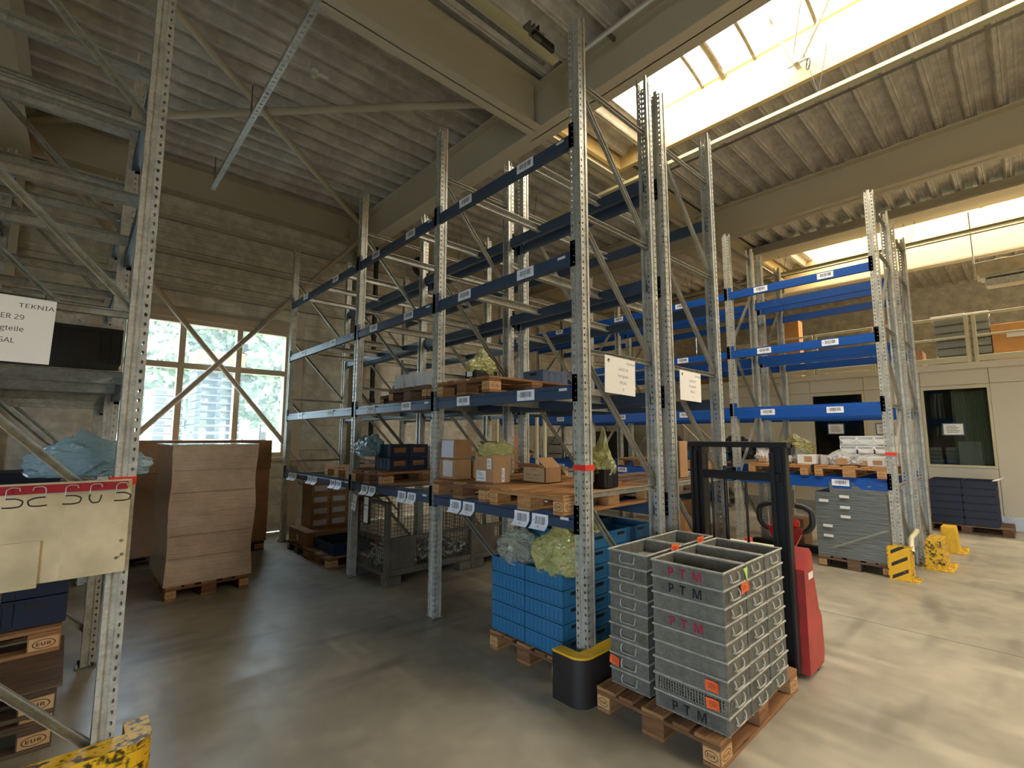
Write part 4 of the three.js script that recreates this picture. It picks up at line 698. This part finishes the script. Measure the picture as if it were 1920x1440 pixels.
['bottom', 'middle', 'top'].forEach((w, k) => { const t = thing('white_tray', `white moulded tray, ${w} one of the pile of three on the blue rack`, 'tray', 8.45, BT + k * 0.135, -1.62);
  mesh(t, 'tray_body', J(bb(-0.2, 0.2, 0, 0.014, -0.3, 0.3), bb(-0.19, 0.2, 0.014, 0.125, 0.28, 0.3), bb(-0.19, 0.2, 0.014, 0.125, -0.3, -0.28), bb(0.18, 0.2, 0.014, 0.125, -0.3, 0.3)), M.white);
  [-0.2, 0, 0.2].forEach(z => mesh(t, 'scoop', J(tube([[-0.2, 0.12, z - 0.1], [-0.215, 0.07, z - 0.085], [-0.22, 0.035, z - 0.03], [-0.22, 0.035, z + 0.03], [-0.215, 0.07, z + 0.085], [-0.2, 0.12, z + 0.1]], 0.008, 20, 6), bb(-0.205, -0.195, 0.112, 0.13, z - 0.1, z + 0.1), bb(-0.19, -0.18, 0.02, 0.115, z - 0.09, z + 0.09)), M.white)); });
sackPack('white sack with card tag, left on the second bright pallet', 7.95, BT, -2.86, 0.3, 0.2, 0.24, 5.2); sackPack('white printed sack seen between the mast columns', 7.95, BT, -2.6, 0.3, 0.17, 0.28, 6.6);
bag('plastic_bag', 'greenish film bundle behind the truck mast on the blue rack', 0.3, 0.2, 0.26, 3.3, M.bagClear, 8.05, BT, -2.4); carton('grey carton with tag at the right of the second pallet', 0.35, 0.13, 0.24, 7.98, BT, -2.24, { mat: M.paper, prints: [['-x', 0.02, 0.07, 0.1, 0.08, M.card[2]]] });
bag('plastic_bag', 'heap of pale green film high on the second blue rack', 0.5, 0.35, 0.6, 7.3, M.bag, 9.5, 1.35, -2.9, { peaks: [[0, 0, 0.5, 0.6]] });
addPallet('old', 'pallet under the film wrapped grey crates', 8.22, 0, -1.72);
{ const t = thing('wrapped_pallet_load', 'block of grey crates wrapped in clear film under the blue beams', 'crate block', 8.2, 0.146, -1.72);
  mesh(t, 'wrapped_block', wrapGeo(1.14, 0.84, 0.8, 5.1, 0.012), M.wrap); mesh(t, 'wrapped_block', wrapGeo(1.1, 0.16, 0.6, 6.1, 0.02).clone().translate(0, 0.82, 0.08), M.wrap);
  [[0.29, 0.73], [0.05, 0.8], [0.05, 0.66], [0.05, 0.54], [0.26, 0.4], [0.26, 0.27]].forEach(([z, y]) => { const l = mesh(t, 'crate_label', J(bb(-0.588, -0.586, y - 0.018, y + 0.018, -z - 0.055, -z + 0.055)), M.paper); });
  mesh(t, 'film_strand', J(bar([-0.59, 0.12, -0.22], [-0.588, 0.42, 0.38], 0.006, 0.02)), M.bagClear); }
{ // striped plate guard and the two yellow boxes at the rack ends
  const tx = canvasTex(256, 512, (c, w, h) => { c.fillStyle = '#ecb41a'; c.fillRect(0, 0, w, h); c.fillStyle = '#242220'; for (const y of [130, 320, 510]) { c.beginPath(); c.moveTo(30, y); c.lineTo(30, y - 55); c.lineTo(226, y - 185); c.lineTo(226, y - 130); c.fill(); }
    let s = 7; const q = () => (s = (s * 16807) % 2147483647) / 2147483647; for (let i = 0; i < 260; i++) { c.fillStyle = q() > 0.5 ? 'rgba(236,180,26,0.9)' : 'rgba(60,50,30,0.7)'; c.fillRect(q() * w, q() * h, 2 + q() * 14, 1 + q() * 3); } });
  const t = thing('upright_guard', 'yellow guard plate with black diagonal stripes at the blue rack end', 'guard', 7.55, 0, -1.22);
  mesh(t, 'guard_plate', J(ex([[-0.13, 0], [0.1, 0], [0.1, 0.42], [-0.08, 0.42], [-0.13, 0.38]].map(([a, b]) => [a, b]), 0.008).rotateY(-Math.PI / 2)), M.yellow);
  const p = mesh(t, 'stripe_print', new THREE.PlaneGeometry(0.21, 0.4), std(0xffffff, 0.5, 0, { map: tx })); p.rotation.y = -Math.PI / 2; p.position.set(-0.0095, 0.205, -0.012);
  mesh(t, 'side_plate', J(bb(0, 0.2, 0, 0.4, 0.095, 0.103), bb(0, 0.3, 0, 0.006, -0.1, 0.16)), M.yellow); mesh(t, 'guard_rail', J(tube([[0.1, 0.33, 0.1], [0.4, 0.45, 0.06], [0.7, 0.47, 0.06], [1.0, 0.47, 0.04]], 0.03, 20, 8)), M.cream);
  [['worn yellow box guard between the two blue racks', 8.55, -1.0, M.yellow], ['small yellow guard at the far corner of the blue racks', 9.95, -0.98, M.yellowClean]].forEach(([l, x, z, m], i) => { const g = thing('upright_guard', l, 'guard', x, 0, z); mesh(g, 'guard_box', J(ex([[-0.09, 0], [0.12, 0], [0.1, 0.36], [-0.06, 0.36]], i ? 0.3 : 0.52).rotateY(Math.PI / 2).translate(-0.05, 0.01, 0)), m); mesh(g, 'foot_plate', J(cb(0.62, 0.01, 0.34, 0.002, 0.2, 0.005, 0)), M.yellow); });
}
// aisle behind row C and the far bays
addPallet('bright', 'orange toned pallet in the far blue bay under flat blue crates', 8.25, 1.202, -4.0); addPallet('mid', 'pallet in the far blue bay under the black heap', 8.25, 1.202, -4.95);
['left', 'right'].forEach((w, i) => copy('flatBlue', () => plasticCrate('plastic_crate', '', 0.6, 0.12, 0.4, M.crateBlue), `bright blue flat crate in the far blue bay, ${w} one`, 7.98, BT, -3.75 - (1 - i) * 0.45, 0));
bag('plastic_bag', 'black plastic heap on the far blue bay beside the mast', 0.7, 0.4, 0.5, 4.4, M.crateBlack, 8.6, BT, -3.5);
addPallet('mid', 'pallet with film covered sacks on the floor behind row C', 6.35, 0, -4.9); 
{ const t = thing('wrapped_pallet_load', 'grey film covered low load on the floor behind row C', 'load', 6.35, 0.146, -4.9); mesh(t, 'wrapped_block', wrapGeo(1.1, 0.26, 0.75, 8.1, 0.04), M.wrap); }
addPallet('bright', 'pallet with tan cartons on the floor of the far blue bay', 8.3, 0, -4.3);
carton('tan carton on the floor pallet of the far blue bay, upper one', 0.4, 0.24, 0.34, 8.0, 0.4, -4.35, { mat: M.card[2] }); carton('tan carton on the floor pallet of the far blue bay, lower one', 0.44, 0.25, 0.4, 8.0, 0.147, -4.32, { mat: M.card[0] });
{ const t = thing('floor_rail', 'black steel rail lying on the floor behind the truck', 'rail', 8.4, 0, -2.7); mesh(t, 'rail_body', J(cbb(-0.06, 0.06, 0, 0.1, -0.55, 0.55)), M.black); }
carton('dark brown carton standing on the floor behind the red tiller', 0.4, 0.42, 0.3, 8.9, 0, -2.75, { mat: M.card[3] });
{ // stairs up to the storage deck, along the office wall
  const t = thing('staircase', 'grey steel staircase up to the storage deck behind the blue racks', 'stairs', 12.2, 0, -5.2), rise = 3.1, run = 3.2;
  for (const x of [0, 0.72]) mesh(t, 'stringer', J(ex([[0, 0], [0.3, 0], [run, rise - 0.2], [run, rise], [run - 0.1, rise]], 0.03).rotateY(Math.PI / 2).translate(x, 0, 0)), M.crateSteel);
  for (let i = 1; i < 16; i++) mesh(t, 'tread', J(cbb(0.03, 0.72, rise * i / 16 - 0.015, rise * i / 16 + 0.015, -run * i / 16 - 0.14, -run * i / 16 + 0.1)), M.zincDark);
  for (const x of [0, 0.75]) mesh(t, 'handrail', J(rod([x, 0.95, -0.1], [x, rise + 0.9, -run], 0.022), rod([x, 0.1, -0.1], [x, 0.95, -0.1], 0.018), rod([x, rise * 0.5, -run * 0.5], [x, rise * 0.5 + 0.95, -run * 0.5], 0.018), rod([x, rise, -run], [x, rise + 0.9, -run], 0.018)), M.cream);
}
{ const t = thing('machine_cabinet', 'dark machine cabinet against the office wall seen behind rows B and C', 'cabinet', 12.5, 0, -8.85); mesh(t, 'cabinet_body', J(cbb(-0.4, 0.4, 0, 1.9, -0.45, 0.45, 0.01)), M.dark); mesh(t, 'door_panel', J(cbb(-0.412, -0.402, 0.2, 1.8, -0.4, 0.4)), M.guardBlack); mesh(t, 'name_plate', J(bb(-0.416, -0.413, 1.05, 1.12, -0.25, 0.1)), M.paper); }
for (let k = 0; k < 7; k++) { const t = thing('board_bundle', `bundle of beige boards against the back wall, level ${['one', 'two', 'three', 'four', 'five', 'six', 'seven'][k]} from the floor`, 'boards', 10.6, 0.02 + k * 0.25, -9.1); mesh(t, 'bundle', J(cb(1.3, 0.22, 0.5, 0.006, 0, 0.12, 0)), M.whiteCard); mesh(t, 'spacer', J(cb(0.06, 0.03, 0.5, 0.003, -0.4, 0, 0), cb(0.06, 0.03, 0.5, 0.003, 0.4, 0, 0)), M.wood[1]); }
{ // open rack frames with orange caps behind the second row
  ['left', 'right'].forEach((w, i) => { const t = thing('post_frame', `cream post frame with orange cap behind row C, ${w} one`, 'frame', 7.2 + i * 0.0, 0, -7.55 + i * 1.5 - 0.9); mesh(t, 'post', J(cbb(-0.03, 0.03, 0, 3.0, -0.14, -0.08), cbb(-0.03, 0.03, 0, 3.0, 0.08, 0.14)), M.cream); mesh(t, 'cap', J(cbb(-0.035, 0.035, 3.0, 3.05, -0.15, 0.15)), std(0xe08a2a, 0.5)); }); }
{ // dark crates on a pallet by the office wall
  addPallet('old', 'pallet under the dark blue crates by the office wall', 12.45, 0, -0.96, Math.PI / 2);
  const rows = ['lowest', 'second', 'third', 'fourth', 'fifth', 'top'];
  for (let k = 0; k < 6; k++) [0, 1].forEach(c => [0, 1].forEach(d => copy('wallCrate', () => plasticCrate('plastic_crate', '', 0.39, 0.13, 0.44, M.crateNavy, { ribs: 7 }), `dark blue crate by the office wall, ${rows[k]} layer, ${c ? 'right' : 'left'} half, ${d ? 'wall' : 'aisle'} side`, 12.25 + d * 0.4, 0.146 + k * 0.132, -1.2 + c * 0.45, 0)));
  const t = thing('paper_sheet', 'white crumpled sheet on the corner of the dark crates', 'paper', 12.15, 0.94, -0.58); mesh(t, 'sheet', J(tris([[[0, 0, 0], [0.1, 0.06, 0.12], [-0.06, 0.03, 0.1]], [[0, 0, 0], [0.14, 0.02, 0.02], [0.1, 0.06, 0.12]], [[-0.06, 0.03, 0.1], [0.1, 0.06, 0.12], [0, 0.09, 0.18]]])), M.paper);
}
{ // office windows: notices, curtain, board, paper piles
  const notice = canvasTex(256, 192, (c, w, h) => { c.fillStyle = '#f2f0e8'; c.fillRect(0, 0, w, h); c.fillStyle = '#55524c'; for (let i = 0; i < 5; i++) c.fillRect(36, 34 + i * 28, 130 + (i * 37) % 60, 9); });
  const NM = std(0xffffff, 0.6, 0, { map: notice });
  [['framed notice on the left office window', 1.915, -3.08, XO - 0.008], ['framed notice on the right office window', 1.885, -1.08, XO - 0.008], ['framed notice on the office wall between the two windows', 1.905, -2.17, XO - 0.012], ['framed notice on the office wall at the right picture edge', 2.03, 0.18, XO - 0.012]].forEach(([l, y, z, x]) => { const t = thing('wall_notice', l, 'notice', x, y, z); mesh(t, 'frame', J(cb(0.012, 0.25, 0.33, 0.003)), M.crateGrey); const p = mesh(t, 'notice_print', new THREE.PlaneGeometry(0.29, 0.21), NM); p.rotation.y = -Math.PI / 2; p.position.x = -0.0075; });
  const cu = thing('curtain', 'pale green curtain inside the right office window', 'curtain', XO + 0.22, 1.2, -0.82); const pts = []; for (let i = 0; i <= 60; i++) pts.push([0.025 * Math.sin(i * 0.9), -0.27 + 0.55 * i / 60]);
  const list = []; for (let i = 0; i < 60; i++) { const [a, b] = pts[i], [c, d] = pts[i + 1]; list.push([[a, 0, b], [c, 0, d], [c, 1.45, d]], [[a, 0, b], [c, 1.45, d], [a, 1.45, b]]); } mesh(cu, 'cloth', J(tris(list)), std(0xc4cbb0, 0.85));
  const bd = thing('white_board', 'white panel standing inside the right office window', 'panel', XO + 0.2, 0.9, -0.85); mesh(bd, 'board', J(cb(0.03, 0.75, 0.34, 0.004, 0, 0.37, -0.03)), M.white); mesh(bd, 'side_board', J(cb(0.03, 0.6, 0.3, 0.004, 0.08, 0.5, 0.3)), M.crateGrey);
  ['left', 'right'].forEach((w, i) => { const t = thing('paper_pile', `pile of paper inside the right office window, ${w} one`, 'papers', XO + 0.4, 0.9, -1.42 + i * 0.28); for (let k = 0; k < 7; k++) { const q = mesh(t, 'paper_stack', J(cb(0.2, 0.07, 0.2, 0.003)), M.paper); q.position.set(rr(-0.02, 0.02), 0.1 + k * 0.08, rr(-0.02, 0.02)); } });
  const dk = thing('desk', 'dark desk inside the office behind the right window', 'desk', XO + 0.6, 0, -1.1); mesh(dk, 'desk_top', J(cb(0.9, 0.04, 1.1, 0.004, 0, 0.88, 0)), M.dark); for (const z of [-0.5, 0.5]) mesh(dk, 'leg', J(bx(0.8, 0.84, 0.04, 0, 0.44, z)), M.dark);
}
{ // railing sections along the storage deck
  const names = ['far left', 'second from left', 'third from left', 'in front of the drawer units', 'rightmost', 'far left end'];
  [[-5.3, -3.45], [-3.36, -2.27], [-2.17, -1.55], [-2.17, -0.74], [-0.63, 1.2]].filter((_, i) => i !== 2).forEach(([a, b], i) => { const t = thing('deck_railing', `cream railing section on the storage deck, ${['farthest left', 'left of the steel uprights', 'in front of the drawer units', 'rightmost'][i]}`, 'railing', XO - 0.03, 3.2, (a + b) / 2), L = (b - a) / 2;
    mesh(t, 'top_rail', J(cbb(-0.022, 0.022, 0.92, 0.965, -L, L)), M.cream); mesh(t, 'mid_rail', J(cbb(-0.018, 0.018, 0.5, 0.54, -L, L)), M.cream); mesh(t, 'toe_board', J(cbb(-0.022, 0.022, 0.02, 0.13, -L, L)), M.cream); for (const s of [-1, 1]) mesh(t, 'post', J(cbb(-0.024, 0.024, 0, 0.965, s * L - 0.03, s * L + 0.03)), M.cream); });
  const drawerUnit = (label, x, z, w, n) => { const t = thing('drawer_unit', label, 'drawers', x, 3.2, z); mesh(t, 'case', J(bb(-0.2, 0.2, 0, 0.02, -w / 2, w / 2), bb(0.18, 0.2, 0, n * 0.16, -w / 2, w / 2)), M.crateGrey); for (let k = 0; k < n; k++) { const d = mesh(t, 'drawer', J(cbb(-0.2, 0.18, 0.025 + k * 0.16, 0.165 + k * 0.16, -w / 2 + 0.01, w / 2 - 0.01)), M.clearPlastic); mesh(d, 'drawer_front', J(bb(-0.206, -0.201, 0.03 + k * 0.16, 0.05 + k * 0.16, -w / 2, w / 2), bb(-0.206, -0.201, 0.15 + k * 0.16, 0.17 + k * 0.16, -w / 2, w / 2)), M.zincDark); } mesh(t, 'lid', J(cbb(-0.23, 0.2, n * 0.16 + 0.02, n * 0.16 + 0.07, -w / 2 - 0.03, w / 2)), M.paper); };
  drawerUnit('clear plastic drawer unit on the storage deck, larger left one', 13.35, -1.0, 0.5, 6); drawerUnit('clear plastic drawer unit on the storage deck, right one behind the posts', 13.4, -0.56, 0.3, 6);
  carton('wide orange brown carton with white label on the storage deck', 0.5, 0.72, 1.2, 13.45, 3.2, 0.2, { mat: M.orangeCard, lid: 0.15, prints: [['-x', -0.27, 0.5, 0.26, 0.1, M.paper]] });
  carton('tall orange carton standing on the storage deck', 0.3, 1.42, 0.36, 13.25, 3.2, -3.92, { mat: M.orangeCard, tape: 'z' });
  [['brown carton on the storage deck left of the tall one', -4.55, 0.75, 0.7], ['large brown carton on the storage deck, third from the tall one', -6.4, 0.95, 0.9], ['brown carton on the storage deck, second from the tall one', -5.45, 0.85, 0.8], ['dark brown carton behind the left railing', -2.9, 0.5, 0.7], ['flat dark brown carton near the steel uprights', -1.9, 0.4, 0.8], ['brown carton at the far end of the storage deck', -7.6, 0.8, 0.9]].forEach(([l, z, h, d], i) => carton(l, 0.6, h, d, 13.75, 3.2, z, { mat: i > 2 && i < 5 ? M.card[3] : M.card[i % 3], lid: i === 1 ? 0.2 : 0 }));
  { const t = thing('fan_unit', 'white fan unit on the storage deck seen through the blue rack', 'fan', 13.3, 3.2, -4.98); mesh(t, 'housing', J(cb(0.3, 0.5, 0.62, 0.02, 0, 0.75, 0)), M.cream); for (const z of [-0.15, 0.15]) mesh(t, 'fan_ring', J(new THREE.TorusGeometry(0.12, 0.014, 8, 24).rotateY(Math.PI / 2).translate(-0.156, 0.75, z)), M.dark); mesh(t, 'stand', J(bb(-0.15, 0.15, 0, 0.5, -0.25, 0.25)), M.cream); }
}
{ // heater hanging under the roof at the right
  const t = thing('unit_heater', 'pale box shaped unit heater hanging under the roof at the right', 'heater', 12.6, 4.6, -0.1);
  mesh(t, 'housing', J(cb(0.5, 0.26, 0.8, 0.01, 0, 0.28, 0)), M.beige); mesh(t, 'skirt', J(cb(0.42, 0.05, 0.7, 0.004, 0, 0.13, 0)), M.zinc); mesh(t, 'louvre_box', J(cb(0.36, 0.14, 0.62, 0.02, 0, 0.02, 0.02)), M.zinc);
  for (const z of [-0.42, 0.38]) mesh(t, 'hanger', J(rod([0, 0.4, z], [0, 1.5, z], 0.012), bx(0.05, 0.3, 0.03, 0, 0.3, z)), M.zinc); mesh(t, 'pipe_flange', J(rod([0, 0.41, -0.05], [0, 0.47, -0.05], 0.09, 16)), M.cream);
}
// ---------------------------------------------------------------- fixtures under the roof
function trunk(label, x, y, z0, z1, axis) { const t = thing('light_trunking', label, 'lamp rail', 0, 0, 0), L = z1 - z0, m = std(0xbdb48a, 0.5);
  const g = a => axis === 'x' ? a.rotateY(Math.PI / 2) : a; const at = o => axis === 'x' ? o.position.set(z0 + L / 2, y, x) : o.position.set(x, y, z0 + L / 2);
  at(mesh(t, 'trunk_body', J(g(mergeGeometries([bx(0.06, 0.05, L, 0, 0.03, 0), bx(0.09, 0.006, L, 0, 0.002, 0)]))), m)); at(mesh(t, 'cable_tray', J(g(mergeGeometries([bx(0.05, 0.004, L * 0.96, 0.07, -0.03, 0), bx(0.004, 0.03, L * 0.96, 0.095, -0.018, 0)]))), M.zincDark));
  const w = []; for (let q = 0.6; q < L; q += 2.4) w.push(rod([0, 0.05, q - L / 2], [0, 0.62, q - L / 2 - 0.12], 0.004, 5), rod([0, 0.05, q - L / 2], [0, 0.62, q - L / 2 + 0.12], 0.004, 5)); at(mesh(t, 'hanging_wire', J(g(mergeGeometries(w.map(clean)))), M.dark)); }
trunk('long cream light rail hanging beside the near rooflight', 6.23, 5.74, -9.2, 16); trunk('cream light rail hanging beside the far rooflight', 12.46, 5.66, -9.2, 16); trunk('light rail crossing above the near upright of row B', -3.03, 5.58, -1.5, 3.4, 'x');
{ const t = thing('rail_spotlight', 'black twin spotlight on the rail above the near upright', 'spotlight', 3.08, 5.66, -3.03); mesh(t, 'lamp_housing', J(cb(0.3, 0.1, 0.12, 0.02, 0.1, 0, 0)), M.black); mesh(t, 'bracket', J(tube([[-0.12, -0.05, 0], [-0.05, 0.06, 0.05], [0.02, 0.1, 0.0], [0.1, 0.06, 0.04]], 0.015, 16, 6), bx(0.02, 0.16, 0.1, -0.1, 0.02, 0), bx(0.1, 0.02, 0.08, -0.02, -0.05, 0.04)), M.zincDark); mesh(t, 'shade_flap', J(bx(0.01, 0.16, 0.1, 0.06, 0.1, -0.04), bx(0.01, 0.12, 0.1, 0.0, 0.1, -0.04)), M.dark); }
{ const t = thing('cable_strut', 'bright perforated steel strut hanging under the left roof', 'strut', 1.345, 5.62, -6.28); mesh(t, 'strut_face', J(perf(0.065, 0.08, [[[0.018, 0.02], [0.047, 0.02], [0.047, 0.05], [0.018, 0.05]]], 1, 27).rotateX(Math.PI / 2).translate(-0.0325, 0, 0.1), bb(-0.0325, 0.0325, 0, 0.002, -2.2, 0.1)), M.zinc); mesh(t, 'strut_flange', J(bb(-0.034, -0.032, 0, 0.045, -2.2, 2.24), bb(0.032, 0.034, 0, 0.045, -2.2, 2.24)), M.zinc); mesh(t, 'hanger', J(rod([0, 0.04, 2.1], [0, 0.5, 2.1], 0.008), rod([0, 0.04, -2.1], [0, 0.5, -2.1], 0.008), rod([0, 0.04, 0], [0, 0.5, 0], 0.008)), M.zincDark); }
{ const t = thing('smoke_detector', 'small round smoke detector under the left roof', 'detector', 1.93, 6.28, -5.81); mesh(t, 'base', J(rod([0, 0.03, 0], [0, 0.09, 0], 0.05, 16), bx(0.14, 0.02, 0.05, 0.1, 0.07, 0)), M.paper); mesh(t, 'sensor', J(rod([0, 0, 0], [0, 0.03, 0], 0.035, 16)), M.cream); }
{ const t = thing('wall_conduit', 'white conduit running along the big roof beam', 'conduit', 3.98, 6.12, -0.6); mesh(t, 'pipe', J(rod([0, 0, -2.6], [0, 0, 8], 0.02, 10)), M.paper); mesh(t, 'clip', J(bx(0.14, 0.05, 0.03, 0.07, 0.01, -2.2), bx(0.14, 0.05, 0.03, 0.07, 0.01, -1.2), bx(0.14, 0.05, 0.03, 0.07, 0.01, 0)), M.zincDark); }
{ const t = thing('drain_pipe', 'dark drain pipe with couplings against the back wall', 'pipe', 4.5, 0, ZB + 0.42); mesh(t, 'pipe', J(rod([0, 0, 0], [0, 5.75, 0], 0.05, 14)), M.hose); for (const y of [2.4, 3.8, 4.6, 5.4]) mesh(t, 'coupling', J(rod([0, y, 0], [0, y + 0.12, 0], 0.062, 14)), M.hose); }
{ const t = thing('hose_reel', 'dark coiled hose hanging high on the back wall', 'hose', 5.68, 5.55, ZB + 0.3); mesh(t, 'coil', J(new THREE.TorusGeometry(0.2, 0.04, 8, 28).translate(0, 0.1, 0), new THREE.TorusGeometry(0.17, 0.035, 8, 28).translate(0, 0.1, 0.05), tube([[0.05, -0.1, 0], [0.1, -0.3, 0.02], [0.05, -0.6, 0.02], [-0.05, -0.9, 0.02]], 0.03, 16, 8)), M.hose); mesh(t, 'bracket', J(bx(0.1, 0.1, 0.3, 0, 0.15, -0.12)), M.zincDark); }
{ // opener arm under the near rooflight
  const t = thing('vent_opener', 'steel opener arms hanging from the near rooflight', 'opener', 6.25, 6.3, -1.55); mesh(t, 'arm', J(rod([0, 0.05, 0], [-0.3, 0.58, 0.5], 0.02, 8), rod([0.05, 0.1, -0.12], [-0.25, 0.6, -0.25], 0.016, 8), rod([0.05, 0.1, -0.12], [-0.5, 0.62, 0.2], 0.01, 8)), M.zinc); mesh(t, 'bracket', J(cb(0.16, 0.12, 0.06, 0.006, 0.03, 0.06, -0.06), rod([0.0, 0.02, -0.16], [0.0, 0.02, 0.06], 0.014, 8)), M.zinc); mesh(t, 'cable_loop', J(new THREE.TorusGeometry(0.06, 0.007, 6, 20).rotateY(0.6).translate(0, -0.06, 0.06)), M.dark); }

// ---------------------------------------------------------------- outside the window
{ const yard = struct('floor_3'); mesh(yard, 'yard_paving', J(bb(-60, XL - 0.2, -0.15, -0.05, -11, 40)), std(0xa8a49a, 0.9));
  const g = thing('lawn', 'sunlit green lawn and path outside the window', 'lawn', 0, -0.15, -40); g.userData.kind = 'stuff'; mesh(g, 'grass', J(bb(-60, 60, -0.1, 0, -50, 29)), std(0x7f9a3f, 0.9)); mesh(g, 'path', J(bb(-60, 60, 0, 0.02, 20, 29)), std(0xb8b4a8, 0.9));
  const shed = thing('low_building', 'low grey building with a pale roof far outside the window', 'building', -4.2, 0, -34); mesh(shed, 'wall', J(bb(-6, 3, 0, 2.0, -3, 3)), std(0x8f98a3, 0.8)); mesh(shed, 'roof', J(bb(-6.4, 3.4, 2.0, 2.25, -3.4, 3.4)), std(0xc9b9a8, 0.8));
  const leaf = (() => { const t = []; for (let i = 0; i < 5; i++) { const a = rr(0, 6.28), b = rr(-0.6, 0.6), s = 0.12, cx = rr(-0.16, 0.16), cy = rr(-0.16, 0.16), cz = rr(-0.16, 0.16), u = [Math.cos(a) * s, Math.sin(b) * s, Math.sin(a) * s], v = [-Math.sin(a) * s * 0.5, 0.07, Math.cos(a) * s * 0.5]; t.push([[cx - u[0], cy - u[1], cz - u[2]], [cx + v[0], cy + v[1], cz + v[2]], [cx + u[0], cy + u[1], cz + u[2]]], [[cx - u[0], cy - u[1], cz - u[2]], [cx + u[0], cy + u[1], cz + u[2]], [cx - v[0], cy - v[1], cz - v[2]]]); } return J(tris(t)); })();
  const tree = (label, x, z, h, r, n, col) => { const t = thing('tree', label, 'tree', x, -0.15, z); mesh(t, 'trunk', J(along(new THREE.CylinderGeometry(0.1, 0.2, h * 0.6, 9), [0, 0, 0], [0.1, h * 0.6, 0]), rod([0.05, h * 0.4, 0], [r * 0.5, h * 0.75, 0.3], 0.06), rod([0.05, h * 0.45, 0], [-r * 0.5, h * 0.8, -0.2], 0.06)), std(0x4d4034, 0.9));
    const im = new THREE.InstancedMesh(leaf, std(col, 0.8), n); im.name = 'foliage'; im.userData.kind = 'stuff'; const m = new THREE.Matrix4(), q = new THREE.Quaternion(), c = new THREE.Color();
    const cl = [...Array(26)].map(() => { const a = rr(0, 6.28), e = rr(-0.9, 1.3); return [r * 0.75 * Math.cos(a) * Math.cos(e), h * 0.66 + h * 0.3 * Math.sin(e), r * 0.75 * Math.sin(a) * Math.cos(e)]; });
    for (let i = 0; i < n; i++) { const [cx, cy, cz] = pick(cl), a = rr(0, 6.28), e = Math.asin(rr(-1, 1)), k = r * 0.42 * Math.cbrt(rnd()); q.setFromEuler(new THREE.Euler(rr(0, 6), rr(0, 6), rr(0, 6))); const s = rr(0.8, 1.7); m.compose(V(cx + k * Math.cos(a) * Math.cos(e), cy + k * Math.sin(e), cz + k * Math.sin(a) * Math.cos(e)), q, V(s, s, s)); im.setMatrixAt(i, m); const b = rr(0.7, 1.2); im.setColorAt(i, c.setRGB(b, b, b * 0.9)); }
    t.add(im); };
  tree('leafy tree outside the left window pane', -0.6, -24, 8.5, 3.6, 5200, 0xa9b896); tree('broad tree outside the left window pane, farther back', 1.8, -30, 7, 3.6, 4200, 0x9fb08e);
  tree('dense green tree outside the right window pane', 6.4, -24, 8, 3.4, 6500, 0x98ad86); tree('second dense tree outside the right window pane', 8.6, -28, 9, 3.8, 6000, 0xa0b38c); tree('tree behind the dark pallet pile outside', 4.6, -34, 10, 4, 5000, 0x9fb08e); tree('tree far right outside the window', 10.5, -30, 9, 4.2, 5000, 0xa0b38c);
  const slat = J(cb(0.9, 0.03, 1.0, 0.004)), foot = J(...[-0.38, 0, 0.38].map(x => cb(0.1, 0.1, 0.9, 0.004, x, -0.065, 0)));
  const GM = std(0x5c6662, 0.6), BM = std(0xb9c6dc, 0.6);
  for (let k = 0; k < 21; k++) { const t = thing('outdoor_pallet', 'grey green plastic pallet in the tall pile outside the middle pane', 'pallet', 2.28, k * 0.165 - 0.02, -12.3, 0, 'grey green pallets piled outside'); mesh(t, 'deck', slat, GM); mesh(t, 'runner', foot, GM); if (!k) t.position.y = 0; }
  const wp = thing('wooden_crate_lid', 'orange wooden tray on top of the grey green pallet pile', 'tray', 2.28, 3.297, -12.3); mesh(wp, 'tray_side', J(bb(-0.45, 0.45, 0, 0.28, 0.46, 0.48), bb(-0.45, 0.45, 0, 0.28, -0.48, -0.46), bb(-0.46, -0.44, 0, 0.28, -0.48, 0.48), bb(0.44, 0.46, 0, 0.28, -0.48, 0.48)), M.orangeCard); mesh(wp, 'tray_floor', J(bb(-0.45, 0.45, 0, 0.02, -0.47, 0.47)), M.orangeCard);
  const b1 = J(cb(0.6, 0.14, 0.8, 0.004, 0, 0.07, 0)), h1 = J(...[-0.16, 0.16].map(x => bx(0.2, 0.09, 0.004, x, 0.06, 0.402)));
  for (let k = 0; k < 17; k++) { const t = thing('outdoor_crate', 'pale blue crate in the pile outside between left and middle panes', 'crate', 1.48, k * 0.165, -13.2, 0.1, 'pale blue crates piled outside'); mesh(t, 'body', b1, BM); mesh(t, 'opening', h1, GM); mesh(t, 'foot', J(cb(0.5, 0.02, 0.7, 0.003, 0, 0.15, 0)), GM); }
  const cg = thing('outdoor_cage', 'wire cage trolley outside the right window pane', 'cage', 3.55, 0, -13.0); const wr = []; for (let i = 0; i <= 10; i++) wr.push(rod([-0.6 + i * 0.12, 0.1, 0.4], [-0.6 + i * 0.12, 1.6, 0.4], 0.008, 5), rod([-0.6, 0.1 + i * 0.15, 0.4], [0.6, 0.1 + i * 0.15, 0.4], 0.008, 5)); mesh(cg, 'wire_panel', J(wr), M.zincDark); mesh(cg, 'load', J(cb(1.1, 1.2, 0.6, 0.02, 0, 0.7, 0)), M.crateGrey); mesh(cg, 'post', J(rod([-0.6, 0, 0.4], [-0.6, 1.7, 0.4], 0.02), rod([0.6, 0, 0.4], [0.6, 1.7, 0.4], 0.02)), M.zincDark);
}
wrapTape('red tape band round the near upright of row B', 2.72, -2.2); wrapTape('red tape band round the near upright of the left rack', 0.205, -3.15); wrapTape('red tape band round the near upright of the blue rack', 7.7, -1.25);

renderer.render(scene, camera);
